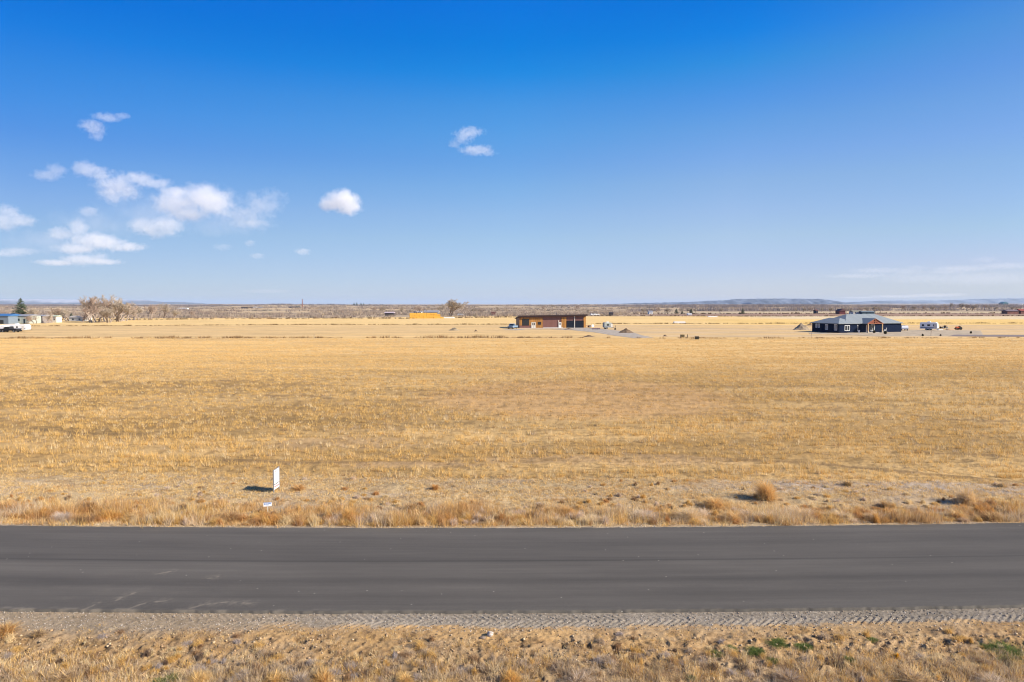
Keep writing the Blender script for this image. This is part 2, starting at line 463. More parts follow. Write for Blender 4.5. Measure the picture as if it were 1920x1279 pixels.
l.new(mrA.outputs[0], m0.inputs[0]); l.new(mrB.outputs[0], m0.inputs[1])
mm = n.new('ShaderNodeMath'); mm.operation = 'MULTIPLY'
l.new(m0.outputs[0], mm.inputs[0]); l.new(mrC.outputs[0], mm.inputs[1])
sc_ = n.new('ShaderNodeVectorMath'); sc_.operation = 'SCALE'
l.new(vc.outputs['Color'], sc_.inputs[0]); l.new(mm.outputs[0], sc_.inputs['Scale'])
l.new(sc_.outputs[0], b.inputs['Base Color'])
bp = n.new('ShaderNodeBump'); bp.inputs['Strength'].default_value = 0.55; bp.inputs['Distance'].default_value = 0.06
l.new(nA.outputs['Fac'], bp.inputs['Height']); l.new(bp.outputs[0], b.inputs['Normal'])
b.inputs['Roughness'].default_value = 0.95; b.inputs['Specular IOR Level'].default_value = 0.1

rows = [-30500, -6000, -1200, -300, -80, -20, 0, 8, 12, 14]
rows += list(np.arange(14.6, 19.7, 0.036)) + list(np.arange(19.9, 26.2, 0.5)) + list(np.arange(26.3, 35, 0.07))
y_ = 35.0; st = 0.12
while y_ < 180:
    rows.append(y_); y_ += st; st = min(st * 1.03, 3.0)
while y_ < 520:
    rows.append(y_); y_ += 3.0
st = 4.0
while y_ < 30500:
    rows.append(y_); y_ += st; st *= 1.035
rows.append(30500)
rows = np.array(rows)
NC = 860
uc = np.linspace(-1, 1, NC)
W = 0.8 * np.maximum(rows, 10) + 3.5
K = 24
gk = (1.32 ** np.arange(1, K + 1) - 1) / (1.32 ** K - 1)
X = np.empty((len(rows), NC + 2 * K))
X[:, K:K + NC] = W[:, None] * uc[None, :]
X[:, K + NC:] = W[:, None] + (30800 - W[:, None]) * gk[None, :]
X[:, :K] = -X[:, K + NC:][:, ::-1]
Y = np.repeat(rows[:, None], X.shape[1], 1)
Z = height(X, Y)
Cc = ground_color(X, Y)
nr, nc = X.shape
idx = np.arange(nr * nc).reshape(nr, nc)
q = np.stack([idx[:-1, :-1], idx[:-1, 1:], idx[1:, 1:], idx[1:, :-1]], -1).reshape(-1)
g = np_mesh('ground', np.stack([X, Y, Z], -1).reshape(-1, 3), 4, q, M_GROUND, Cc.reshape(-1, 3), smooth=True)
tag(g, kind='structure')

# ================================================================ ROAD
m, n, l, b = new_mat('asphalt')
M_ASPH = m
geo = n.new('ShaderNodeNewGeometry')
at_ = n.new('ShaderNodeVertexColor'); at_.layer_name = 'tint'
nA = noise_node(60, 4, 0.8); nB = noise_node(0.6, 7, 0.65, (0.12, 1, 1)); nC = noise_node(14, 3, 0.5); nD = noise_node(0.5, 4, 0.6, (0.25, 1, 1))
def mr_node(src, a, b_, c_, d_):
    r_ = n.new('ShaderNodeMapRange')
    for i_, v_ in zip((1, 2, 3, 4), (a, b_, c_, d_)): r_.inputs[i_].default_value = v_
    l.new(src, r_.inputs[0]); return r_.outputs[0]
def mul(a, b_):
    m_ = n.new('ShaderNodeMath'); m_.operation = 'MULTIPLY'; l.new(a, m_.inputs[0]); l.new(b_, m_.inputs[1]); return m_.outputs[0]
fac = mul(mul(mr_node(nA.outputs['Fac'], .3, .7, .72, 1.28), mr_node(nB.outputs['Fac'], .3, .7, .86, 1.14)), mr_node(nD.outputs['Fac'], .35, .65, .93, 1.07))
vm = n.new('ShaderNodeVectorMath'); vm.operation = 'SCALE'
l.new(at_.outputs['Color'], vm.inputs[0]); l.new(fac, vm.inputs['Scale'])
# pale chips and dust specks pressed into the surface
chips = n.new('ShaderNodeTexVoronoi'); chips.inputs['Scale'].default_value = 1.7
l.new(geo.outputs['Position'], chips.inputs['Vector'])
cm = mr_node(chips.outputs['Distance'], 0.020, 0.045, 1.0, 0.0)
mx = n.new('ShaderNodeMix'); mx.data_type = 'RGBA'; mx.inputs[7].default_value = (0.38, 0.34, 0.28, 1)
l.new(cm, mx.inputs[0]); l.new(vm.outputs[0], mx.inputs[6])
l.new(mx.outputs[2], b.inputs['Base Color'])
b.inputs['Roughness'].default_value = 0.8; b.inputs['Specular IOR Level'].default_value = 0.25
bp = n.new('ShaderNodeBump'); bp.inputs['Strength'].default_value = 0.4; bp.inputs['Distance'].default_value = 0.01
l.new(nA.outputs['Fac'], bp.inputs['Height']); l.new(bp.outputs[0], b.inputs['Normal'])

xs = np.concatenate([np.linspace(-3000, -40, 40)[:-1], np.linspace(-40, -24, 30)[:-1], np.linspace(-24, 24, 900), np.linspace(24, 40, 30)[1:], np.linspace(40, 3000, 40)[1:]])
ts = np.concatenate([[-3.68, -3.65], np.linspace(-3.6, 3.6, 150), [3.65, 3.68]])
XX, TT = np.meshgrid(xs, ts)
wob = 0.06 * (fbm(XX * .9, TT * 0 + np.sign(TT) * 9, 51, 4) - 0.5) + 0.05 * (vn(XX * 7, TT * 0 + np.sign(TT) * 5, 52) - 0.5)
YY = road_c(XX) + TT + wob * np.abs(TT) / 3.65
ZZ = 0.004 + 0.03 * (1 - (TT / 3.65) ** 2)
ZZ[0] = ZZ[-1] = -0.16
C3 = np.zeros(XX.shape + (3,)); C3[...] = (0.086, 0.0765, 0.063)
def band(c0, w, x=TT): return np.exp(-((x - c0) / w) ** 2)
wv = 0.12 * np.sin(XX * 0.11) + 0.15 * (vn(XX * .15, TT * 0, 3) - .5)
dk = 1 - 0.30 * band(0.10 + 0.03 * np.sin(XX * .2), 0.05 + 0.02 * vn(XX * .4, XX * 0, 77)) - 0.10 * band(0.3 + wv, 0.3) - 0.17 * band(-1.55 + wv, 0.30) - 0.06 * band(1.9 + wv, 0.4) - 0.05 * band(-2.6, .2) + 0.08 * band(-0.7, .4) + 0.05 * band(2.8, .5)
dk = dk * (1 - 0.09 * sstep(-5, 16, XX)) * (1 + 0.26 * (fbm(XX * .08, TT * 4, 63, 4) - .5) + 0.20 * (fbm(XX * .5, TT * 22, 64, 3) - .5))
C3 *= dk[..., None]
# dry soil carried on by turning tyres, bottom left
dust = np.zeros(XX.shape)
for q_ in ([(150, 1146), (175, 1136), (186, 1130)], [(240, 1143), (262, 1134), (285, 1130), (312, 1127)], [(355, 1142), (382, 1134), (420, 1130), (470, 1132)],
           [(218, 1127), (232, 1118), (252, 1113)], [(0, 1146), (60, 1143)], [(300, 1077), (322, 1073)], [(392, 1086), (408, 1083)]):
    pts_ = lines_px(q_)
    dd = seg_dist(XX, YY, pts_)
    dust = np.maximum(dust, (1 - sstep(0.01, 0.07, dd)) * sstep(0.25, 0.6, vn(XX * 11, YY * 11, 57)) * .9 + (1 - sstep(0.0, 0.4, dd)) * 0.35 * sstep(0.45, 0.75, vn(XX * 14, YY * 14, 58)))
e_ = 1 - sstep(0.0, 0.22, 3.65 + TT)
dust = np.maximum(dust, e_ * sstep(0.45, 0.8, fbm(XX * 3, YY * 9, 53, 3)) * (0.25 + 0.6 * (1 - sstep(-9, -3, XX))))
dust = np.maximum(dust, (1 - sstep(0, 0.14, 3.65 - TT)) * sstep(0.4, 0.7, fbm(XX * 4, YY * 9, 54, 3)) * 0.6)
lft = (1 - sstep(-11, -5, XX)) * (1 - sstep(-3.0, -0.5, TT))
dust = np.maximum(dust, lft * sstep(0.5, 0.8, fbm(XX * 1.5, YY * 2.5, 59, 4)) * 0.12)
C3 = mixc(C3, (0.30, 0.25, 0.185), dust * .4)
nr, nc = XX.shape
idx = np.arange(nr * nc).reshape(nr, nc)
q = np.stack([idx[:-1, :-1], idx[:-1, 1:], idx[1:, 1:], idx[1:, :-1]], -1).reshape(-1)
rd = np_mesh('road', np.stack([XX, YY, ZZ], -1).reshape(-1, 3), 4, q, M_ASPH, C3.reshape(-1, 3), smooth=False)
tag(rd, kind='structure')

# ================================================================ HAZE
hz = MB().bx(-31000, 31000, -31000, 31000, -14, 165).build('haze', mat('haze_air', (1, 1, 1)))
hm = hz.data.materials[0]; hn = hm.node_tree.nodes; hl = hm.node_tree.links
hn.clear()
ho = hn.new('ShaderNodeOutputMaterial'); hv = hn.new('ShaderNodeVolumePrincipled')
hv.inputs['Color'].default_value = (0.44, 0.61, 0.86, 1)
hv.inputs['Density'].default_value = 3.6e-5
hv.inputs['Anisotropy'].default_value = 0.0
hl.new(hv.outputs[0], ho.inputs['Volume'])
tag(hz, kind='stuff')
# ================================================================ DRY GRASS AND WEEDS (uncountable)
def blades(name, px_, py_, hgt, wid, nb, col, spread, lean=0.35, m=None, zoff=0.0, zs=None, jitter=0.25):
    """nb thin triangular blades at each tuft; arrays per tuft"""
    N = len(px_)
    rep = lambda a: np.repeat(np.broadcast_to(np.asarray(a, float), (N,)), nb)
    X0, Y0 = rep(px_), rep(py_)
    M = len(X0)
    a = RNG.uniform(0, 2 * np.pi, M); r = np.sqrt(RNG.uniform(0, 1, M)) * rep(spread)
    X0 = X0 + r * np.cos(a); Y0 = Y0 + r * np.sin(a)
    Z0 = height(X0, Y0) + zoff if zs is None else rep(zs)
    h = rep(hgt) * RNG.uniform(0.45, 1.15, M)
    w = rep(wid) * RNG.uniform(0.6, 1.3, M)
    b = a + RNG.normal(0, 0.7, M); ln = np.abs(RNG.normal(0, lean, M)) * h
    o = RNG.uniform(0, np.pi, M)
    dx, dy = np.cos(o) * w / 2, np.sin(o) * w / 2
    V = np.empty((M, 3, 3))
    V[:, 0] = np.stack([X0 - dx, Y0 - dy, Z0 - 0.02], -1)
    V[:, 1] = np.stack([X0 + dx, Y0 + dy, Z0 - 0.02], -1)
    V[:, 2] = np.stack([X0 + np.cos(b) * ln, Y0 + np.sin(b) * ln, Z0 + h], -1)
    c = np.repeat(col, nb, 0) * RNG.uniform(1 - jitter, 1 + jitter, (M, 1))
    C_ = np.repeat(c[:, None, :], 3, 1)
    o_ = np_mesh(name, V.reshape(-1, 3), 3, np.arange(M * 3), m or M_BLADE, C_.reshape(-1, 3))
    return o_
def scatter(y0, y1, dens_fn, wmul=0.78, wadd=3.0):
    """random points in the wedge the camera sees, kept by dens_fn(x, y) per square metre"""
    xs_, ys_ = [], []
    y = y0
    while y < y1:
        y2 = min(y * 1.12, y1)
        Wd = wmul * y2 + wadd
        n_ = dens_fn.max_at(y); cnt = int(n_ * 2 * Wd * (y2 - y))
        a = RNG.uniform(-Wd, Wd, cnt); b_ = RNG.uniform(y, y2, cnt)
        d = dens_fn(a, b_) / n_
        k = RNG.uniform(0, 1, cnt) < d
        xs_.append(a[k]); ys_.append(b_[k]); y = y2
    return np.concatenate(xs_), np.concatenate(ys_)
class Dens:
    def __init__(self, mx, fn): self.mx, self.fn = mx, fn
    def max_at(self, y): return self.mx(y)
    def __call__(self, x, y): return self.fn(x, y)

STRAW = np.array([0.70, 0.455, 0.155]); GOLD = np.array([0.66, 0.425, 0.145]); PALE = np.array([0.78, 0.61, 0.34])
RUST = np.array([0.50, 0.27, 0.10]); GREY = np.array([0.52, 0.40, 0.27]); BROWN = np.array([0.36, 0.22, 0.11])
def pick(n_, table):
    w = np.array([t[1] for t in table], float); w /= w.sum()
    return np.array([t[0] for t in table])[RNG.choice(len(table), n_, p=w)]

# --- the stubble field
def f_field(x, y):
    d = 20.0 * (34.0 / y) ** 1.55
    rowp = 0.5 + 0.5 * np.cos(2 * np.pi * (y + 0.25 * np.sin(x * 0.13)) / 1.15)
    near = 1 - sstep(60, 105, y)
    n_ = 0.55 * fbm(x / 2.2, y / 0.8, 101, 3) + 0.45 * fbm(x / 14, y / 1.6, 104, 3)
    d = d * (0.15 + 0.85 * rowp * near + 0.85 * (1 - near)) * (0.30 + 1.0 * sstep(0.40, 0.52, n_))
    gap = vn(x / 0.6 + 3, y / 0.28, 105)
    d = d * (1 - (1 - sstep(0.22, 0.38, gap)) * 0.85 * (1 - 0.6 * sstep(60, 110, y)))
    for T in TRACKS:
        d = d * sstep(0.22, 0.55, seg_dist(x, y, T) + 0.25 * (vn(x * 1.3, y * 1.3, 7) - .5))
    d = d * (1 - 0.7 * bare_mask(x, y)) * sstep(-0.35, 0.1, y - field_edge(x))
    return d
fx, fy = scatter(32.0, 176, Dens(lambda y: 28 * (34.0 / y) ** 1.55, f_field), 0.78, 3.0)
bm_ = brown_mask(fx, fy)
c_ = pick(len(fx), [(STRAW, 5), (GOLD, 3), (PALE, 1.4), (GREY, .6), (BROWN, .35)])
c_ = c_ * (1 - 0.45 * bm_[:, None]) + np.array([0.54, 0.33, 0.135]) * 0.45 * bm_[:, None]
scl = (fy / 34.0)
fr_ = sstep(60, 130, fy)[:, None] * .75
c_ = c_ * (1 - fr_) + np.array([0.70, 0.47, 0.19]) * fr_
big = 0.8 + 0.5 * sstep(.4, .7, fbm(fx / 5, fy / 2, 102, 3))
o_ = blades('field_stubble', fx, fy, (0.30 - 0.045 * np.minimum(scl - 1, 3.5)) * big * (1 - 0.4 * bm_), 0.014 * scl ** 0.7, 14, c_, 0.12 * scl ** 0.9, 0.5)
tag(o_, 'golden dry grass stubble covering the wide field', 'grass', kind='stuff')
o_['category'] = 'grass'

# --- weeds beyond the road
def f_far(x, y):
    sf = y - road_c(x) - HALF
    b1 = sstep(0.08, 0.5, sf) * (1 - sstep(2.2, 4.0, sf + 1.6 * (fbm(x / 2.5, y * 0, 111) - .5)))
    d = 30 * b1 * (0.2 + 1.0 * sstep(0.36, 0.6, fbm(x / 1.3, y / 0.9, 112, 3)))
    d = d + 16.0 * sstep(0.5, 1.0, sf) * sstep(0.47, 0.62, fbm(x / 1.6, y / 0.8, 113, 3)) + 1.5 * sstep(.1, .4, sf)
    d = d * (1 - 0.9 * sstep(-0.1, 0.4, y - field_edge(x)))
    return d * (sf > 0.03) + 5 * (sf > -0.05) * (sf < .2)
wx, wy = scatter(26.0, 37.0, Dens(lambda y: 50.0, f_far), 0.78, 3.0)
sf_ = wy - road_c(wx) - HALF
front = 1 - sstep(2.0, 4.2, sf_)
c_ = pick(len(wx), [(STRAW, 3), (GOLD, 2.5), (PALE, 3), (RUST, 1.2), (GREY, 1.5)])
rz_ = sstep(0.52, 0.62, fbm(wx / 2.2, wy / 1.5, 114, 3))
c_ = c_ * (1 - .55 * rz_[:, None]) + RUST * .55 * rz_[:, None]
wz_ = sstep(0.55, 0.65, fbm(wx / 2.6, wy / 1.2, 115, 3)) * (1 - rz_)
c_ = c_ * (1 - .6 * wz_[:, None]) + np.array([0.66, 0.55, 0.42]) * .6 * wz_[:, None]
o_ = blades('roadside_weeds', wx, wy, 0.13 + 0.55 * front * sstep(.25, .75, fbm(wx / 1.6, wy / 1.1, 116, 3)), 0.013, 14, c_, 0.13, 0.6)
tag(o_, 'dry tan and rusty weeds along the far edge of the road', 'weeds', kind='stuff')

# --- litter of broken stems on the bare strip, and pale gravel edge straws
def f_lit(x, y):
    sf = y - road_c(x) - HALF
    return 30.0 * (sf > -0.10) * (1 - sstep(0, 0.8, y - field_edge(x))) * (0.3 + sstep(.4, .6, fbm(x / 1.5, y / 1.0, 117, 3)))
lx, ly = scatter(26.0, 36.5, Dens(lambda y: 39.0, f_lit), 0.78, 3.0)
o_ = blades('fallen_stems', lx, ly, 0.06, 0.014, 8, pick(len(lx), [(PALE, 3), (STRAW, 3.5), (GREY, 2), (BROWN, 1.5)]), 0.16, 1.5)
tag(o_, 'scattered broken dry stems lying on the bare verge soil', 'plant litter', kind='stuff')

def domes(name, X_, Y_, W_, H_, ns, cols, label, blade=.013, segs=3, droop=.25, m=None, sink=.25):
    """many low rounded bushes of thin curved stems, in one mesh"""
    N = len(X_); rep = lambda a: np.repeat(np.broadcast_to(np.asarray(a, float), (N,)), ns)
    X0, Y0, w, h = rep(X_), rep(Y_), rep(W_), rep(H_); M = len(X0)
    Z0 = np.repeat(height(X_, Y_), ns)
    sd_ = np.repeat(RNG.uniform(0, 99, N), ns)
    az = RNG.uniform(0, 2 * np.pi, M); out = RNG.uniform(.1, 1, M) ** .7
    up = np.sqrt(np.clip(1.05 - out ** 2, .05, 1)) * RNG.uniform(.5, 1.05, M)
    lump = .7 + .6 * vn(az * 1.3 + sd_, out * 2, 61)
    ex, ey, ez = np.cos(az) * out * w / 2 * lump, np.sin(az) * out * w / 2 * lump, up * h * lump
    bx_, by_ = RNG.normal(0, 1, M) * w * .16, RNG.normal(0, 1, M) * w * .16
    bw = blade * RNG.uniform(.7, 1.4, M); o = RNG.uniform(0, np.pi, M); dx, dy = np.cos(o) * bw / 2, np.sin(o) * bw / 2
    cc = np.repeat(cols, ns, 0) * RNG.uniform(.72, 1.25, (M, 1))
    prev, qs = None, []
    for t in np.linspace(0, 1, segs + 1):
        sx = X0 + bx_ * (1 - t) + ex * t ** 1.2; sy = Y0 + by_ * (1 - t) + ey * t ** 1.2; sz = Z0 + ez * t ** .75 - droop * h * out * t * t * .5 - .02 * (t == 0)
        ww = 1 - t * .85
        L = np.stack([sx - dx * ww, sy - dy * ww, sz], -1); R_ = np.stack([sx + dx * ww, sy + dy * ww, sz], -1)
        if prev is not None: qs.append(np.stack([prev[0], prev[1], R_, L], 1))
        prev = (L, R_)
    Q = np.concatenate(qs, 0)
    o_ = np_mesh(name, Q.reshape(-1, 3), 4, np.arange(len(Q) * 4), m or M_WEED, np.repeat(np.tile(cc, (segs, 1)), 4, 0))
    return tag(o_, label, 'weeds', kind='stuff')
def f_dm(x, y):
    sf = y - road_c(x) - HALF
    b1 = sstep(0.35, 0.7, sf) * (1 - sstep(2.2, 5.0, sf + 1.5 * (fbm(x / 3, y * 0, 151) - .5)))
    return (5.5 * b1 + .5 * (sf > .4) * (1 - sstep(-.3, .1, y - field_edge(x)))) * (.25 + 1.1 * sstep(.38, .58, fbm(x / 2.4, y / 1.2, 152, 3)))
dx_, dy_ = scatter(26.4, 35.5, Dens(lambda y: 8.8, f_dm), .78, 3)
sfd = dy_ - road_c(dx_) - HALF; fr2 = 1 - sstep(1.2, 3.5, sfd)
toneA = fbm(dx_ / 3.5, dy_ / 2, 153, 3)
cA = pick(len(dx_), [(PALE, 3), (STRAW, 3), (np.array([.70, .56, .42]), 2.5), (RUST * 1.1, 1), (BROWN, .8), (GREY, .6)])
cR = pick(len(dx_), [(RUST * 1.1, 3), (np.array([.62, .34, .10]), 3), (STRAW, 2), (BROWN, 1)])
k_ = sstep(.52, .6, toneA)[:, None]
domes('dry_weed_clumps', dx_, dy_, RNG.uniform(.35, 1.0, len(dx_)) * (.55 + .6 * fr2), RNG.uniform(.14, .42, len(dx_)) * (.5 + .75 * fr2), 230, cA * (1 - k_) + cR * k_,
      'fluffy straw, whitish and rust coloured weed clumps beyond the road')
def f_sg(x, y):
    sf = y - road_c(x) - HALF
    return 34 * sstep(.5, 1.2, sf) * (1 - sstep(-.1, .4, y - field_edge(x))) * sstep(.36, .56, fbm(x / 2.0, y / .8, 171, 4) + .05 * (1 - sstep(-5, 8, x)))
gx_, gy_ = scatter(27.0, 36.0, Dens(lambda y: 34.0, f_sg), .78, 3)
o_ = blades('strip_grass', gx_, gy_, .11, .012, 12, pick(len(gx_), [(STRAW, 4), (PALE, 3), (GOLD, 2), (GREY, .7)]), .12, .8)
tag(o_, 'short patchy straw coloured grass between the roadside weeds and the stubble', 'grass', kind='stuff')
# --- near verge
def f_nd(x, y):
    sn = road_c(x) - HALF - y
    return 9 * sstep(1.9, 3.0, sn) * (.2 + 1.1 * sstep(.4, .58, fbm(x / 1.1, y / .7, 161, 3))) + 5 * sstep(.9, 1.5, sn) * sstep(.48, .6, fbm(x / 1.1, y / .7, 162, 3))
dx_, dy_ = scatter(13.2, 18.6, Dens(lambda y: 13, f_nd), .8, 2.5)
cN = pick(len(dx_), [(STRAW, 3), (PALE, 2), (GREY, 3), (np.array([.50, .42, .36]), 2), (BROWN, 1.5), (np.array([.18, .12, .08]), 1.6), (GOLD, 1.5)])
domes('dry_verge_clumps', dx_, dy_, RNG.uniform(.16, .55, len(dx_)), RNG.uniform(.06, .21, len(dx_)), 130, cN, 'small tangled straw, grey and dark weed clumps nearest the camera', blade=.009)
def f_near(x, y):
    sn = road_c(x) - HALF - y
    d = 50 * sstep(1.7, 2.7, sn + 0.5 * (fbm(x / 1.4, y * 0, 121) - .5) - 0.35 * (1 - sstep(-12, -6, x)) * 0) * (0.15 + 1.1 * sstep(0.38, 0.6, fbm(x / 0.8, y / 0.5, 122, 3)))
    d = d + 42 * sstep(0.8, 1.2, sn) * sstep(0.45, 0.58, fbm(x / 0.9, y / 0.5, 123, 3))
    d = d + 7 * (1 - sstep(-12.5, -9.5, x)) * sstep(0.35, 0.8, sn) * sstep(.4, .6, fbm(x / .7, y / .5, 124, 3))
    return d
nx_, ny_ = scatter(13.2, 19.6, Dens(lambda y: 80.0, f_near), 0.8, 2.5)
sn_ = road_c(nx_) - HALF - ny_
c_ = pick(len(nx_), [(STRAW, 2.4), (GOLD, 1.2), (PALE, 2.2), (GREY, 3.6), (BROWN, 2.4)])
gz = sstep(0.5, 0.62, fbm(nx_ / 1.5, ny_ / 0.9, 125, 3)) * sstep(2.2, 3.0, sn_)
c_ = c_ * (1 - .5 * gz[:, None]) + np.array([0.50, 0.40, 0.29]) * .5 * gz[:, None]
o_ = blades('verge_weeds', nx_, ny_, 0.06 + 0.14 * sstep(1.7, 3.0, sn_) * (0.5 + fbm(nx_ / .7, ny_ / .7, 126, 3)), 0.011, 22, c_, 0.10, 0.7)
tag(o_, 'low dry straw and grey weeds on the dirt verge nearest the camera', 'weeds', kind='stuff')
# matted grey-brown stems lying about
def f_mat(x, y):
    sn = road_c(x) - HALF - y
    return 42 * sstep(0.9, 2.4, sn) * (0.3 + sstep(.42, .6, fbm(x / .9, y / .6, 127, 3)))
mx_, my_ = scatter(13.2, 18.6, Dens(lambda y: 55.0, f_mat), 0.8, 2.5)
o_ = blades('matted_stems', mx_, my_, 0.045, 0.009, 12, pick(len(mx_), [(PALE, 3), (GREY, 4), (STRAW, 2), (BROWN, 3.5), (np.array([.16, .10, .06]), 2)]), 0.12, 2.2)
tag(o_, 'mat of broken grey and straw stems on the near dirt', 'plant litter', kind='stuff')
# gravel pieces on the shoulder
def stones(name, n_, x0, x1, s0, s1, r0, r1, col, near=True):
    ico = [(0, 0, 1), (0.894, 0, .447), (.276, .851, .447), (-.724, .526, .447), (-.724, -.526, .447), (.276, -.851, .447),
           (.724, .526, -.447), (-.276, .851, -.447), (-.894, 0, -.447), (-.276, -.851, -.447), (.724, -.526, -.447), (0, 0, -1)]
    fcs = [(0, 1, 2), (0, 2, 3), (0, 3, 4), (0, 4, 5), (0, 5, 1), (1, 6, 2), (2, 7, 3), (3, 8, 4), (4, 9, 5), (5, 10, 1),
           (6, 7, 2), (7, 8, 3), (8, 9, 4), (9, 10, 5), (10, 6, 1), (11, 7, 6), (11, 8, 7), (11, 9, 8), (11, 10, 9), (11, 6, 10)]
    ico = np.array(ico); fcs = np.array(fcs)
    x = RNG.uniform(x0, x1, n_); s = RNG.uniform(s0, s1, n_)
    y = road_c(x) - HALF - s if near else road_c(x) + HALF + s
    r = r0 + (r1 - r0) * RNG.uniform(0, 1, n_) ** 3
    P = ico[None] * r[:, None, None] * RNG.uniform(0.6, 1.25, (n_, 12, 1)) * np.array([1, 1, .65])
    P[..., 0] += x[:, None]; P[..., 1] += y[:, None]; P[..., 2] += (height(x, y) + r * 0.3)[:, None]
    F = (fcs[None] + 12 * np.arange(n_)[:, None, None]).reshape(-1)
    c = np.array(col)[RNG.integers(0, len(col), n_)] * RNG.uniform(.8, 1.2, (n_, 1))
    return np_mesh(name, P.reshape(-1, 3), 3, F, M_STONE, np.repeat(c, 12, 0))
M_STONE = blade_mat('stone', 0.0)
o_ = stones('gravel', 9000, -20, 20, -0.05, 1.0, 0.008, 0.026, [(.30, .26, .21), (.42, .37, .31), (.20, .17, .13), (.30, .22, .15)])
tag(o_, 'grey crushed gravel along the near road edge', 'gravel', kind='stuff')
o_ = stones('far_gravel', 1500, -28, 28, 0.0, 0.32, 0.008, 0.03, [(.40, .34, .26), (.46, .40, .32), (.30, .24, .18)], near=False)
tag(o_, 'pale gravel and straw along the far road edge', 'gravel', kind='stuff')
o_ = stones('dirt_clods', 2600, -18, 18, 1.0, 3.6, 0.012, 0.05, [(.38, .25, .13), (.32, .21, .11), (.44, .33, .20), (.24, .16, .09)])
tag(o_, 'small clods of orange brown dirt on the near verge', 'clods', kind='stuff')

# --- single shrubs one can point to
def shrub(name, px, py, w, h, cols, n_, label, cat='shrub', group=None, blade=0.014, droop=0.25, segs=3, m=None, z=None):
    """a bush of many thin curved stems springing from one root; w, h in metres"""
    p = onG(px, py)
    V, C_ = [], []
    cols = np.array(cols, float)
    seed_ = RNG.integers(0, 99999)
    az = RNG.uniform(0, 2 * np.pi, n_); out = RNG.uniform(0.1, 1, n_) ** 0.7
    up = np.sqrt(np.clip(1.05 - out ** 2, 0.05, 1)) * RNG.uniform(0.6, 1.05, n_)
    lump = 0.75 + 0.5 * vn(az * 1.3 + 10, out * 2, int(seed_))
    ex = np.cos(az) * out * w / 2 * lump; ey = np.sin(az) * out * w / 2 * lump; ez = up * h * lump
    bx_ = RNG.normal(0, w * .08, n_); by_ = RNG.normal(0, w * .08, n_)
    bw = blade * RNG.uniform(.7, 1.4, n_)
    o = RNG.uniform(0, np.pi, n_); dx, dy = np.cos(o) * bw / 2, np.sin(o) * bw / 2
    cc = cols[RNG.integers(0, len(cols), n_)] * RNG.uniform(.75, 1.25, (n_, 1))
    tris = []
    ts_ = np.linspace(0, 1, segs + 1)
    prev = None
    for i, t in enumerate(ts_):
        sx = bx_ * (1 - t) + ex * t ** 1.2; sy = by_ * (1 - t) + ey * t ** 1.2; sz = ez * (t ** (0.75)) - droop * h * out * t * t * .5 - 0.03 * (t == 0)
        ww = (1 - t * 0.85)
        L = np.stack([sx - dx * ww, sy - dy * ww, sz], -1); R_ = np.stack([sx + dx * ww, sy + dy * ww, sz], -1)
        if prev is not None:
            q_ = np.stack([prev[0], prev[1], R_, L], 1)
            tris.append(q_)
        prev = (L, R_)
    Q = np.concatenate(tris, 0); n4 = len(Q)
    C4 = np.tile(cc, (segs, 1))
    o_ = np_mesh(name, Q.reshape(-1, 3), 4, np.arange(n4 * 4), m or M_WEED, np.repeat(C4, 4, 0))
    o_.location = p
    return tag(o_, label, cat, group)
G1 = 'dry shrubs along the verges'
OR, TA, DK, PK = (.68, .38, .12), (.76, .54, .25), (.24, .15, .08), (.78, .63, .46)
